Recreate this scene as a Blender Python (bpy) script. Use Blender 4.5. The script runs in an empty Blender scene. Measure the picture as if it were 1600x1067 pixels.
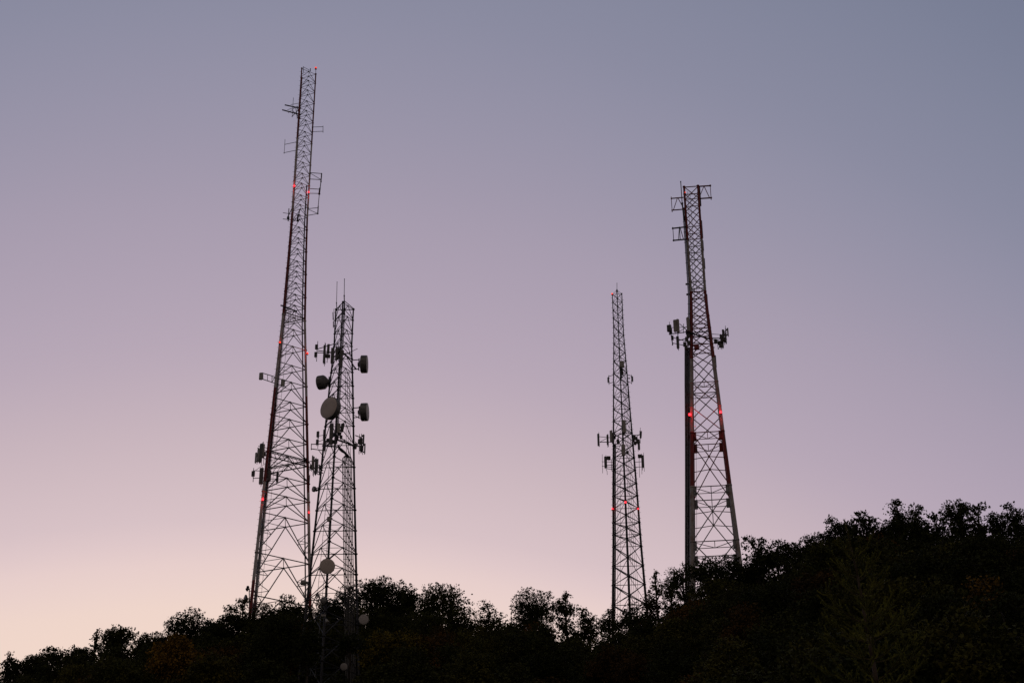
import bpy, math, random
from mathutils import Vector, Matrix
C = bpy.context.scene.collection
SC = bpy.context.scene
PI = math.pi

# ------------------------------------------------------------------ camera
F = 2500.0; CX, CY = 800.0, 533.5
PITCH = math.radians(27.0); ROLL = math.radians(0.36)
CAM = Vector((0, 0, 1.6))
FWD = Vector((0, math.cos(PITCH), math.sin(PITCH)))
U0 = Vector((0, -math.sin(PITCH), math.cos(PITCH))); R0 = Vector((1, 0, 0))
UP = U0 * math.cos(ROLL) + R0 * math.sin(ROLL)
RT = R0 * math.cos(ROLL) - U0 * math.sin(ROLL)
cd = bpy.data.cameras.new('camera'); cam = bpy.data.objects.new('camera', cd); C.objects.link(cam)
m = Matrix((RT, UP, -FWD)).transposed().to_4x4(); m.translation = CAM
cam.matrix_world = m
cd.sensor_width = 36.0; cd.lens = F / 1600.0 * 36.0; cd.clip_start = 0.1; cd.clip_end = 20000
SC.camera = cam

def at(px, py, Y):
    d = FWD * F + RT * (px - CX) + UP * (CY - py)
    return CAM + d * (Y / d.y)
def proj(P):
    v = P - CAM; z = v.dot(FWD)
    return CX + F * v.dot(RT) / z, CY - F * v.dot(UP) / z
def ppm(P):
    return F / (P - CAM).dot(FWD)

# ------------------------------------------------------------------ materials
MATS = {}
def mat(name, col, rough=0.6, metal=0.0, var=0.25, scale=3.0, spec=0.3, dirt=None, dirt_amt=0.0, dirt_scale=1.2):
    if name in MATS: return MATS[name]
    M = bpy.data.materials.new(name); M.use_nodes = True
    nt = M.node_tree; b = nt.nodes['Principled BSDF']
    b.inputs['Roughness'].default_value = rough; b.inputs['Metallic'].default_value = metal
    b.inputs['Specular IOR Level'].default_value = spec
    tc = nt.nodes.new('ShaderNodeTexCoord')
    n = nt.nodes.new('ShaderNodeTexNoise'); n.inputs['Scale'].default_value = scale; n.inputs['Detail'].default_value = 4
    nt.links.new(tc.outputs['Object'], n.inputs['Vector'])
    r = nt.nodes.new('ShaderNodeValToRGB')
    r.color_ramp.elements[0].position = 0.3; r.color_ramp.elements[1].position = 0.7
    r.color_ramp.elements[0].color = [c * (1 - var) for c in col] + [1]
    r.color_ramp.elements[1].color = [min(1, c * (1 + var)) for c in col] + [1]
    nt.links.new(n.outputs['Fac'], r.inputs['Fac'])
    out = r.outputs['Color']
    if dirt:
        n2 = nt.nodes.new('ShaderNodeTexNoise'); n2.inputs['Scale'].default_value = dirt_scale; n2.inputs['Detail'].default_value = 6
        nt.links.new(tc.outputs['Object'], n2.inputs['Vector'])
        mr = nt.nodes.new('ShaderNodeMapRange'); mr.inputs[1].default_value = 0.5; mr.inputs[2].default_value = 0.72
        mr.inputs[3].default_value = 0; mr.inputs[4].default_value = dirt_amt
        nt.links.new(n2.outputs['Fac'], mr.inputs[0])
        mx = nt.nodes.new('ShaderNodeMix'); mx.data_type = 'RGBA'
        nt.links.new(mr.outputs[0], mx.inputs[0]); nt.links.new(out, mx.inputs[6]); mx.inputs[7].default_value = list(dirt) + [1]
        out = mx.outputs[2]
    nt.links.new(out, b.inputs['Base Color'])
    MATS[name] = M
    return M
def leafmat(name, cols):
    """cols: list of (pos, rgb) - hue varies from leaf clump to leaf clump and tree to tree"""
    if name in MATS: return MATS[name]
    M = bpy.data.materials.new(name); M.use_nodes = True
    nt = M.node_tree; b = nt.nodes['Principled BSDF']
    b.inputs['Roughness'].default_value = 0.8; b.inputs['Specular IOR Level'].default_value = 0.05
    tc = nt.nodes.new('ShaderNodeTexCoord'); oi = nt.nodes.new('ShaderNodeObjectInfo')
    n = nt.nodes.new('ShaderNodeTexNoise'); n.inputs['Scale'].default_value = 0.9; n.inputs['Detail'].default_value = 5
    n.inputs['Roughness'].default_value = 0.7
    nt.links.new(tc.outputs['Object'], n.inputs['Vector'])
    a = nt.nodes.new('ShaderNodeMath'); a.operation = 'MULTIPLY_ADD'
    a.inputs[1].default_value = 0.25; nt.links.new(oi.outputs['Random'], a.inputs[0])
    s = nt.nodes.new('ShaderNodeMath'); s.operation = 'SUBTRACT'; s.inputs[1].default_value = 0.12
    nt.links.new(n.outputs['Fac'], s.inputs[0]); nt.links.new(s.outputs[0], a.inputs[2])
    r = nt.nodes.new('ShaderNodeValToRGB')
    el = r.color_ramp.elements
    el[0].position = cols[0][0]; el[0].color = list(cols[0][1]) + [1]
    el[1].position = cols[-1][0]; el[1].color = list(cols[-1][1]) + [1]
    for p, c in cols[1:-1]:
        e = el.new(p); e.color = list(c) + [1]
    nt.links.new(a.outputs[0], r.inputs['Fac'])
    nt.links.new(r.outputs['Color'], b.inputs['Base Color'])
    MATS[name] = M
    return M
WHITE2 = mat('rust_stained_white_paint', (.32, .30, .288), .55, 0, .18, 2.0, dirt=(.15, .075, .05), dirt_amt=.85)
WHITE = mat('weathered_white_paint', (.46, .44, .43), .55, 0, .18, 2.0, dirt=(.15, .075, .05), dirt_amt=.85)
RED = mat('aviation_red_paint', (.19, .022, .022), .5, 0, .25, 2.0, dirt=(.10, .03, .025), dirt_amt=.6)
STEEL = mat('galvanised_steel', (.23, .235, .245), .5, .4, .2, 2.5, dirt=(.10, .07, .05), dirt_amt=.4)
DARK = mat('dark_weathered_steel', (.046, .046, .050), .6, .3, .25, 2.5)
CABLE = mat('black_cable_jacket', (.045, .045, .048), .55, 0, .3, 4)
GCABLE = mat('grey_cable_jacket', (.10, .098, .10), .55, 0, .25, 4)
PANEL = mat('antenna_plastic_grey', (.30, .29, .27), .5, 0, .12, 2, dirt=(.14, .12, .10), dirt_amt=.5)
DPANEL = mat('antenna_plastic_dark', (.10, .10, .10), .5, 0, .15, 2)
RADOME = mat('radome_fabric', (.55, .475, .43), .7, 0, .06, 1.0, dirt=(.38, .33, .30), dirt_amt=.5)
RADOMEG = mat('radome_fabric_pale', (.42, .395, .375), .7, 0, .06, 1.0, dirt=(.28, .26, .24), dirt_amt=.5)
RADOMELIT = mat('radome_fabric_skylit', (.72, .66, .63), .7, 0, .06, 1.0, dirt=(.5, .45, .42), dirt_amt=.5)  # brighter sky light on the right-facing radomes painted into the base colour
SHROUD = mat('dish_shroud_metal', (.17, .165, .16), .5, .2, .15, 3)
LAMPH = mat('lamp_housing_metal', (.08, .07, .07), .5, .3)
BARK = mat('tree_bark', (.045, .036, .028), .9, 0, .35, 6)
SBARK = mat('spruce_bark', (.07, .048, .034), .9, 0, .35, 8)
LITTER = mat('forest_floor_litter', (.05, .042, .026), .95, 0, .4, .6, dirt=(.02, .028, .012), dirt_amt=.8, dirt_scale=.15)
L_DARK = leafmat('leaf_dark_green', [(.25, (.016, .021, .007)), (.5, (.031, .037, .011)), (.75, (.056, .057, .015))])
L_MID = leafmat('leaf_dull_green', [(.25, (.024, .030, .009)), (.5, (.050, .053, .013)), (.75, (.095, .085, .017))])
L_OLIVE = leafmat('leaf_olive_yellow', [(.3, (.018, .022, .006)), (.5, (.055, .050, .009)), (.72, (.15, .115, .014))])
L_ORANGE = leafmat('leaf_autumn_orange', [(.3, (.030, .024, .007)), (.47, (.13, .074, .013)), (.72, (.30, .17, .024))])
L_RUST = leafmat('leaf_rust_brown', [(.3, (.026, .020, .008)), (.5, (.070, .040, .011)), (.75, (.15, .07, .016))])
NEEDLE = leafmat('spruce_needles', [(.25, (.068, .084, .017)), (.5, (.132, .138, .027)), (.75, (.215, .208, .041))])
def emis(name, col, st):
    M = bpy.data.materials.new(name); M.use_nodes = True
    b = M.node_tree.nodes['Principled BSDF']; b.inputs['Base Color'].default_value = (.3, .01, .01, 1)
    b.inputs['Emission Color'].default_value = list(col) + [1]; b.inputs['Emission Strength'].default_value = st
    return M
LAMP = emis('red_beacon_glow', (1, .018, .03), 5.5)
LAMP2 = emis('red_beacon_soft_glow', (1, .07, .04), 1.1)

# ------------------------------------------------------------------ mesh builder
class MB:
    def __init__(s): s.v = []; s.f = []; s.m = []; s.mats = []; s.sm = []
    def mi(s, M):
        if M not in s.mats: s.mats.append(M)
        return s.mats.index(M)
    def face(s, idx, M, smooth=False):
        s.f.append(idx); s.m.append(s.mi(M)); s.sm.append(smooth)
    def tube(s, a, b, r, M, r2=None, n=6, cap=True):
        r2 = r if r2 is None else r2
        d = b - a
        if d.length < 1e-6: return
        d = d.normalized()
        x = d.cross(Vector((0, 0, 1)) if abs(d.z) < .9 else Vector((1, 0, 0))).normalized(); y = d.cross(x)
        i = len(s.v)
        for p, rr in ((a, r), (b, r2)):
            for k in range(n):
                t = 2 * PI * k / n
                s.v.append(p + (x * math.cos(t) + y * math.sin(t)) * rr)
        for k in range(n):
            k2 = (k + 1) % n
            s.face((i + k, i + k2, i + n + k2, i + n + k), M, n > 5)
        if cap:
            s.face(tuple(i + n - 1 - k for k in range(n)), M); s.face(tuple(i + n + k for k in range(n)), M)
    def path(s, pts, r, M, n=5, r2=None):
        k = len(pts) - 1
        for i in range(k):
            ra = r if r2 is None else r + (r2 - r) * i / k
            rb = r if r2 is None else r + (r2 - r) * (i + 1) / k
            s.tube(pts[i], pts[i + 1], ra, M, rb, n)
    def angle(s, a, b, w, M, n=4):            # rolled L-section bar
        d = (b - a)
        if d.length < 1e-6: return
        d = d.normalized()
        x = d.cross(Vector((0, 0, 1)) if abs(d.z) < .9 else Vector((1, 0, 0))).normalized(); y = d.cross(x)
        t = w * .14; o = [(0, 0), (w, 0), (w, t), (t, t), (t, w), (0, w)]
        i = len(s.v)
        for p in (a, b):
            for (u, v) in o: s.v.append(p + x * (u - w * .35) + y * (v - w * .35))
        for k in range(6):
            k2 = (k + 1) % 6
            s.face((i + k, i + k2, i + 6 + k2, i + 6 + k), M)
        s.face((i + 5, i + 4, i + 3, i + 2, i + 1, i), M); s.face(tuple(i + 6 + k for k in range(6)), M)
    def box(s, c, ax, ay, az, M, bev=0.0):
        """box with half-axes ax, ay, az (vectors); bev chamfers the four edges along az"""
        i = len(s.v)
        if bev <= 0:
            ring = [(-1, -1), (1, -1), (1, 1), (-1, 1)]
        else:
            b = 1 - bev
            ring = [(-b, -1), (b, -1), (1, -b), (1, b), (b, 1), (-b, 1), (-1, b), (-1, -b)]
        n = len(ring)
        lev = [(-1, 1.0), (1, 1.0)] if bev <= 0 else [(-1, .82), (-.97, 1.0), (.97, 1.0), (1, .82)]
        for w, sc in lev:
            for (u, v) in ring: s.v.append(c + ax * u * sc + ay * v * sc + az * w)
        for l in range(len(lev) - 1):
            for k in range(n):
                k2 = (k + 1) % n
                s.face((i + l * n + k, i + l * n + k2, i + (l + 1) * n + k2, i + (l + 1) * n + k), M)
        s.face(tuple(i + n - 1 - k for k in range(n)), M)
        j = i + (len(lev) - 1) * n
        s.face(tuple(j + k for k in range(n)), M)
    def lathe(s, c, d, prof, M, n=28, closed_start=False, closed_end=False, smooth=True):
        """prof: (distance along d, radius)"""
        d = d.normalized()
        x = d.cross(Vector((0, 0, 1)) if abs(d.z) < .9 else Vector((1, 0, 0))).normalized(); y = d.cross(x)
        i = len(s.v)
        for (h, r) in prof:
            for k in range(n):
                t = 2 * PI * k / n
                s.v.append(c + d * h + (x * math.cos(t) + y * math.sin(t)) * max(r, 1e-4))
        for l in range(len(prof) - 1):
            for k in range(n):
                k2 = (k + 1) % n
                s.face((i + l * n + k, i + l * n + k2, i + (l + 1) * n + k2, i + (l + 1) * n + k), M, smooth)
        if closed_start: s.face(tuple(i + n - 1 - k for k in range(n)), M)
        if closed_end:
            j = i + (len(prof) - 1) * n; s.face(tuple(j + k for k in range(n)), M)
    def sphere(s, c, r, M, n=12, sz=1.0):
        s.lathe(c, Vector((0, 0, 1)), [(-r * sz * math.cos(PI * k / 8), r * math.sin(PI * k / 8)) for k in range(9)], M, n)
    def build(s, name, parent=None, origin=None):
        o0 = origin if origin is not None else Vector((0, 0, 0))
        me = bpy.data.meshes.new(name)
        me.from_pydata([tuple(v - o0) for v in s.v], [], s.f)
        for M in s.mats: me.materials.append(M)
        me.polygons.foreach_set('material_index', s.m)
        me.polygons.foreach_set('use_smooth', s.sm)
        me.update()
        o = bpy.data.objects.new(name, me); C.objects.link(o)
        if parent: o.parent = parent
        return o
def thing(name, loc, label, cat, group=None):
    o = bpy.data.objects.new(name, None); C.objects.link(o); o.location = loc
    o.empty_display_size = 0.5
    o['label'] = label; o['category'] = cat
    if group: o['group'] = group
    return o

# ------------------------------------------------------------------ terrain
def lerp(x, pts):
    if x <= pts[0][0]: return pts[0][1]
    for (a, va), (b, vb) in zip(pts, pts[1:]):
        if x <= b: return va + (vb - va) * (x - a) / (b - a)
    return pts[-1][1]
def ridgeY(X): return lerp(X, [(7, 165), (27, 130)])
def tz(X, Y):
    yr = ridgeY(X)
    zr = lerp(X, [(-200, 10), (-70, 32), (-40, 37), (-15, 40), (60, 40), (200, 44)])
    if Y < yr:
        t = max(0.0, (Y - 28) / (yr - 28)); z = zr * (t ** 1.08)
    else:
        z = zr + lerp(Y - yr, [(0, 0), (25, 2), (90, 3), (400, -25), (1500, -40)])
    b = 0.6 * math.sin(X * .13 + 1.3) * math.sin(Y * .11) + .35 * math.sin(X * .31 + Y * .23)
    return z + b * min(1, max(0, Y - 25) / 20)
xs = [-6000, -3000, -1500, -800, -400, -250, -180] + [-140 + 5 * i for i in range(57)] + [180, 250, 400, 800, 1500, 3000, 6000]
ys = [-6000, -3000, -1000, -400, -150, -60, -20, 0, 15] + [25 + 5 * i for i in range(48)] + [290, 340, 420, 560, 800, 1500, 3000, 6000]
g = MB()
for y in ys:
    for x in xs: g.v.append(Vector((x, y, tz(x, y))))
nx = len(xs)
for j in range(len(ys) - 1):
    for i in range(nx - 1): g.face((j * nx + i, j * nx + i + 1, (j + 1) * nx + i + 1, (j + 1) * nx + i), LITTER, True)
ground = g.build('ground'); ground['kind'] = 'structure'
ground['label'] = 'wooded hillside ground under the dark trees and towers'; ground['category'] = 'ground'

# ------------------------------------------------------------------ lattice towers
class Tower:
    def __init__(s, apx, apy, Y, prof, rot, shape, zbase_drop=0.3, foff=0.0):
        """apx, apy: a pixel on the axis; prof: (pixel row of axis, face width in photo pixels)"""
        P = at(apx, apy, Y); s.X, s.Y = P.x, Y
        s.er = Vector((P.x, Y, 0)).normalized(); s.ex = Vector((s.er.y, -s.er.x, 0))
        pr = []
        for r, w in prof:
            e = math.atan2(s.zrow(r) - 1.6, Y); r2_ = r + foff * w * math.sin(e)
            pr.append((s.zrow(r2_), w / ppm(Vector((s.X, s.Y, s.zrow(r2_))))))
        s.prof = sorted(pr)
        s.zg = tz(s.X, s.Y) - zbase_drop
        s.shape = {'near': [(-.5, .289), (.5, .289), (0, -.577)], 'edge': [(-.289, -.5), (.577, 0), (-.289, .5)],
                   'square': [(-.5, -.5), (.5, -.5), (.5, .5), (-.5, .5)]}[shape]
        s.rot = math.radians(rot)
        c, n = math.cos(s.rot), math.sin(s.rot)
        s.shape = [(a * c - b * n, a * n + b * c) for a, b in s.shape]
        s.base = Vector((s.X, s.Y, s.zg))
    def zrow(s, row):
        lo, hi = -50, 400
        for _ in range(50):
            m_ = (lo + hi) / 2
            if proj(Vector((s.X, s.Y, m_)))[1] > row: lo = m_
            else: hi = m_
        return (lo + hi) / 2
    def side(s, z):
        p = s.prof
        if z < p[0][0]:
            (a, va), (b, vb) = p[0], p[1]
            return va + (vb - va) * (z - a) / (b - a)
        return lerp(z, p)
    def leg(s, i, z):
        w = s.side(z); a, b = s.shape[i]
        return Vector((s.X, s.Y, z)) + s.ex * a * w + s.er * b * w
    def legrow(s, i, row):
        lo, hi = -20, 300
        for _ in range(50):
            m_ = (lo + hi) / 2
            if proj(s.leg(i, m_))[1] > row: lo = m_
            else: hi = m_
        return s.leg(i, (lo + hi) / 2)
    def pt(s, px, py, d=0.0): return at(px, py, s.Y + d)
    def start(s, name, label, cat): s.t = thing(name, s.base, label, cat); return s.t
    def part(s, mb, name, parent=None, label=None):
        o = mb.build(name, parent or s.t, s.base)
        if label: o['label'] = label
        return o

def legs(T, levels, rfun, mfun, pegs=(), flange=1.35, n=10, fl_every=1):
    zs = sorted(set(levels + [T.zg]))
    cuts = []
    for a, b in zip(zs, zs[1:]):
        k = max(1, int(round((b - a) / 1.5)))
        cuts += [a + (b - a) * j / k for j in range(k)]
    cuts.append(zs[-1])
    for i in range(len(T.shape)):
        mb = MB()
        for a, b in zip(cuts, cuts[1:]):
            M = mfun((a + b) / 2)
            mb.tube(T.leg(i, a), T.leg(i, b), rfun(a), M, rfun(b), n, cap=False)
        top = T.leg(i, zs[-1]); mb.tube(top, top + Vector((0, 0, .12)), rfun(zs[-1]) * 1.4, mfun(zs[-1]), None, n)
        for q, z in enumerate(zs[1:-1]):
            if q % fl_every: continue
            p = T.leg(i, z); d = (T.leg(i, z + .1) - p).normalized(); r = rfun(z)
            mb.tube(p - d * r * .45, p + d * r * .45, r * flange, mfun(z), None, n)
        b0 = T.leg(i, T.zg)
        mb.tube(b0 - Vector((0, 0, .5)), b0 + Vector((0, 0, .35)), rfun(T.zg) * 2.4, WHITE, None, 12)
        if i in pegs:
            z = T.zg + 2; k = 0
            while z < zs[-1] - .5:
                p = T.leg(i, z); sd = T.ex if k % 2 else -T.ex
                mb.tube(p, p + sd * (rfun(z) + .17) , .018, mfun(z), None, 4); z += .38; k += 1
        lg = T.part(mb, 'leg')

def mid(a, b): return (a + b) / 2

# ================================================================== TOWER 1 (tall red and white, left)
rows1 = [112, 126, 141, 158, 173, 188, 206, 220.6, 237, 254, 271, 286.5, 305, 320, 336, 355, 372, 389, 408, 424, 442, 460,
         477, 496, 515, 541, 571, 597, 628, 655, 686, 713.5, 746.5, 775.5, 808, 871.6, 938, 1000]
T1 = Tower(454, 500, 176, [(107, 25), (340, 27), (400, 30.5), (500, 38.5), (600, 53), (700, 67.5), (800, 82), (900, 96)], -2, 'edge')
T1.start('lattice_tower', 'tallest tower, slender red and white lattice mast rising at far left with red lamps', 'lattice tower')
def off1(row):
    z = T1.zrow(row); w = T1.side(z); e = math.atan2(z - 1.6, T1.Y)
    return row + .25 * w * ppm(Vector((T1.X, T1.Y, z))) * math.sin(e)
lev1 = [T1.zrow(off1(r)) for r in rows1]
lev1 = [z for z in lev1 if z > T1.zg + 1]
bands1 = [T1.zrow(r) for r in (222, 345, 492, 615, 775, 928)]
def m1(z):
    k = sum(1 for b in bands1 if z < b)
    return RED if k % 2 == 0 else WHITE
ztop1 = lev1[0]
def r1(z): return lerp(z, [(T1.zrow(930), .185), (T1.zrow(600), .155), (T1.zrow(330), .115), (T1.zrow(110), .085)])
legs(T1, lev1, r1, m1, pegs=(0,), n=10, fl_every=2)
def kbrace(T, levels, rb, mfun, faces, rings=True, dbl=0.0, gus=.12, sub=(), cross=1.0, skip=()):
    for k, z in enumerate(levels):
        mb = MB(); zn = levels[k + 1] if k + 1 < len(levels) else None
        r = rb(z); M = mfun(z); mids = []
        for (i, j) in faces:
            a, b = T.leg(i, z), T.leg(j, z); c = mid(a, b); mids.append(c)
            mb.tube(a, b, r, M, None, 5)
            mb.box(c, (b - a).normalized() * gus, Vector((0, 0, gus)), (b - a).cross(Vector((0, 0, 1))).normalized() * .015, M)
            if zn is not None:
                a2, b2 = T.leg(i, zn), T.leg(j, zn)
                up = Vector((0, 0, .12))
                mb.tube(c, a2 + up, r, mfun((z + zn) / 2), None, 5); mb.tube(c, b2 + up, r, mfun((z + zn) / 2), None, 5)
                if k in sub:                      # secondary bracing of the tall bottom panels
                    for e, l in ((a2 + up, i), (b2 + up, j)):
                        q = c.lerp(e, .5); q2 = c.lerp(e, .74)
                        zm = q.z; mb.tube(q, T.leg(l, zm), r * .6, M, None, 4)
                        mb.tube(q, T.leg(l, (z + zm) / 2), r * .6, M, None, 4)
                        mb.tube(q2, T.leg(l, zm), r * .55, M, None, 4); mb.tube(q2, T.leg(l, q2.z), r * .55, M, None, 4)
        if rings:
            for u in range(len(mids)): mb.tube(mids[u], mids[(u + 1) % len(mids)], r * .6, M, None, 4)
        T.part(mb, 'bracing_tier')
STEELR = STEEL
def rb1(z): return lerp(z, [(T1.zrow(900), .068), (T1.zrow(600), .055), (T1.zrow(400), .038), (T1.zrow(110), .031)])
kbrace(T1, lev1, rb1, lambda z: DARK if m1(z) is RED else STEEL, [(0, 1), (1, 2), (2, 0)], sub=(34, 35), gus=.10)

def lamp(T, p, r=.12, soft=False, power=0.0, stem=None, lab=None):
    r *= .78
    hb = MB()
    hb.lathe(p + Vector((0, 0, -r * 1.9)), Vector((0, 0, 1)), [(0, r * .6), (0.05, r * .95), (r * .9, r * .95), (r * 1.0, r * .5)], LAMPH, 10, True, True)
    if stem is not None: hb.tube(stem, p + Vector((0, 0, -r * 1.6)), .035, LAMPH, None, 6)
    h = T.part(hb, 'beacon_lamp')
    gb = MB(); gb.sphere(p, r, LAMP2 if soft else LAMP, 12, 1.15)
    T.part(gb, 'lens', h)
    if power:
        ld = bpy.data.lights.new('beacon_light', 'POINT'); ld.energy = power; ld.color = (1, .03, .04); ld.shadow_soft_size = r * 1.3
        lo = bpy.data.objects.new('beacon_light', ld); C.objects.link(lo); lo.parent = h; lo.location = p - T.base
        lo.location += -T.er * (r * 1.6)
    return h
lamp(T1, T1.pt(493.5, 106.5), .19, soft=True, stem=T1.leg(1, ztop1))
def at_leg(T, i, row, dx=0.0, df=-.3): return T.legrow(i, row) + T.ex * dx + T.er * df
lamp(T1, at_leg(T1, 0, 293, .05, -.32), .13, power=26)
lamp(T1, at_leg(T1, 1, 302.5, -.02, -.3), .12, power=22)
lamp(T1, at_leg(T1, 2, 307, -.12, -.2), .06, soft=True)  # no lamp: dim red reflection of the lamp above, imitated by a glowing lens
lamp(T1, at_leg(T1, 0, 537, -.02, -.35), .17, soft=True, power=7)
lamp(T1, T1.pt(480.5, 552, -.2), .15, soft=True, power=16, stem=T1.legrow(1, 553))
lamp(T1, at_leg(T1, 0, 782, .02, -.4), .15, power=22)
lamp(T1, at_leg(T1, 1, 802, .02, -.36), .11, power=6)

def frame(T, name, tubes, parent=None, M=DARK, label=None):
    """tubes: (x1,y1,d1,x2,y2,d2,r) in photo pixels and metres of depth from the tower axis"""
    mb = MB()
    for (x1, y1, d1, x2, y2, d2, r) in tubes:
        mb.tube(T.pt(x1, y1, d1), T.pt(x2, y2, d2), r, M, None, 6)
        mb.sphere(T.pt(x2, y2, d2), r * 1.5, M, 6)
    return T.part(mb, name, parent, label)
def panel(T, x, y1, y2, w, d, yaw, parent, M=PANEL, name='panel_antenna', lean=0.0, pole=True, thick=.5, pext=.25):
    """upright antenna between pixel rows y1..y2, w pixels wide when seen square on"""
    P = T.pt(x, (y1 + y2) / 2, d); k = ppm(P); e = math.atan2(P.z - 1.6, P.y)
    h = abs(y2 - y1) / k / math.cos(e) / 2; hw = w / k / 2
    a = math.radians(yaw)
    fr = -T.er * math.cos(a) + T.ex * math.sin(a)            # facing
    sd = Vector((fr.y, -fr.x, 0))
    zz = (Vector((0, 0, 1)) + fr * lean).normalized()
    mb = MB()
    mb.box(P, sd * hw, fr * hw * thick, zz * h, M, .3)
    for q in (-.7, .7):                                        # clamps and pipe behind
        mb.box(P + zz * h * q - fr * (hw * thick + .07), sd * .05, fr * .08, zz * .05, DARK)
    if pole:
        b = P - fr * (hw * thick + .15)
        mb.tube(b - Vector((0, 0, h * (1 + pext))), b + Vector((0, 0, h * (1 + pext))), .035, DARK, None, 6)
    for q in (-.4, .4):
        mb.tube(P - zz * h + sd * hw * q, P - zz * (h + .12) + sd * hw * q, .03, CABLE, None, 5)
    return T.part(mb, name, parent)
def radio(T, x, y, w, h, d, yaw, parent, M=DPANEL):
    P = T.pt(x, y, d); k = ppm(P); a = math.radians(yaw)
    fr = -T.er * math.cos(a) + T.ex * math.sin(a); sd = Vector((fr.y, -fr.x, 0))
    mb = MB(); mb.box(P, sd * w / k / 2, fr * w / k / 3, Vector((0, 0, h / k / 2)), M, .15)
    for q in (-.6, -.2, .2, .6): mb.box(P + sd * (w / k / 2) * q + fr * (w / k / 3 + .02), sd * .012, fr * .02, Vector((0, 0, h / k / 2 * .8)), M)
    mb.tube(P - Vector((0, 0, h / k / 2)), P - Vector((0, 0, h / k / 2 + .18)), .025, CABLE, None, 5)
    return T.part(mb, 'radio_unit', parent)
def cable(T, pts, r, M, name='cable', parent=None):
    mb = MB(); mb.path([T.pt(*p) for p in pts], r, M, 5); return T.part(mb, name, parent)

# --- hardware on tower 1
s1 = lambda row: T1.side(T1.zrow(row))
frame(T1, 'lightning_rod', [(474.5, 114, -1.1, 474, 105, -1.1, .04), (474, 105, -1.1, 485, 111, -.5, .03), (485, 112, -.5, 485, 108, -.5, .05)])
fr = frame(T1, 'yagi_antenna', [(441, 172, -1.2, 469, 179.5, -1.0, .085), (445, 164.3, -1.2, 469, 169.5, -1.0, .085),
     (454, 164, -1.0, 470, 161, -1.0, .03), (449, 172, -1.1, 468, 166, -1.0, .03), (458.5, 153, -1.1, 456.5, 183, -1.1, .03),
     (456, 183, -1.1, 467, 171, -1.0, .045), (462, 168, -1.0, 464.5, 184, -1.0, .05), (457, 173, -1.1, 466, 182, -1.0, .04),
     (464, 166, -1.0, 469, 186, -1.0, .05), (450, 177, -1.1, 462, 168, -1.0, .025)], label='pair of thick pale booms reaching left near the top')
frame(T1, 'side_bracket', [(487, 199, 0, 504.7, 198.3, 0, .035), (487, 206.2, 0, 504.7, 205.5, 0, .035), (504.7, 197, 0, 504.7, 207, 0, .035)])
frame(T1, 'side_bracket', [(464, 222, -1.1, 445, 226, -1.1, .035), (463, 235, -1.1, 443.7, 239, -1.1, .035), (445.4, 218, -1.1, 444, 240, -1.1, .03)])
dp = frame(T1, 'dipole_antenna', [(483.5, 270, 0, 502.5, 271.5, 0, .045), (484, 270.5, 0, 501.7, 281, 0, .035), (483, 280, 0, 501.7, 281, 0, .045),
     (482, 294.8, 0, 499.5, 296, 0, .045), (482, 302.3, 0, 499, 302.6, 0, .04), (502.6, 271, 0, 501.5, 284, 0, .08), (501.5, 284, 0, 499, 303, 0, .06),
     (499.9, 294, 0, 498.8, 303, 0, .11), (499, 303, 0, 497, 324, 0, .045), (497.3, 322, 0, 496.5, 334, 0, .075),
     (480.5, 326.5, 0, 497.3, 324.6, 0, .04), (481, 327, 0, 496.6, 334, 0, .035), (480, 337, 0, 496.6, 334, 0, .04)],
     label='tall dipole on stand-off arms at the right face')
yg = frame(T1, 'yagi_antenna', [(442, 332.5, -1.2, 456, 335, -1.1, .035), (442, 342.3, -1.2, 467, 345, -1.0, .04), (451.5, 326, -1.2, 450.3, 345, -1.2, .06),
     (450, 339, -1.2, 456, 326, -1.2, .05), (468.5, 327, -.9, 465, 344, -.9, .07), (465.5, 336, -.9, 465, 345, -.9, .11), (450.3, 338, -1.2, 450.3, 341, -1.2, .13),
     (455, 345, -1.1, 469, 338, -1.0, .03)], label='small yagi cluster on the left leg below the upper lamps')
frame(T1, 'boom_antenna', [(438.3, 477, -2.0, 463, 486.2, -1.5, .085), (444, 480, -1.7, 463, 486.5, -1.5, .06)])
# mesh work platform inside the mast at row 495
mb = MB(); zp = T1.zrow(497)
c3 = [T1.leg(i, zp) for i in range(3)]
for k in range(9):
    t = k / 9
    a = c3[0].lerp(c3[1], t); b = c3[2].lerp(c3[1], t); mb.tube(a, b, .03, STEEL, None, 4)
    a = c3[0].lerp(c3[2], t); b = c3[0].lerp(c3[1], t)
    mb.tube(c3[0].lerp(c3[1], t) + Vector((0, 0, .45)), c3[0].lerp(c3[1], t), .025, STEEL, None, 4)
mb.tube(c3[0] + Vector((0, 0, .45)), c3[1] + Vector((0, 0, .45)), .03, STEEL, None, 4)
for u in range(3): mb.tube(c3[u], c3[(u + 1) % 3], .07, STEEL, None, 5)
T1.part(mb, 'work_platform')
# left cantilever frame with box antennas, row 590
fr = frame(T1, 'cantilever_frame', [(411, 583, -2.2, 434, 590, -2.0, .05), (411, 592.5, -2.2, 446, 604, -1.6, .05), (411, 583, -2.2, 411, 592.5, -2.2, .04),
     (418, 585, -2.2, 418, 595, -2.2, .035), (425, 587, -2.1, 425, 597.5, -2.1, .045), (425, 597, -2.1, 433, 583, -2.0, .03), (426, 590, -2.1, 446, 594, -1.6, .035), (431, 584, -2, 431, 599, -2, .035)])
panel(T1, 408, 582.5, 592.8, 6, -2.4, -20, fr, PANEL, pole=False)
panel(T1, 442, 593, 603, 6, -1.6, 20, fr, PANEL, pole=False)
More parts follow.
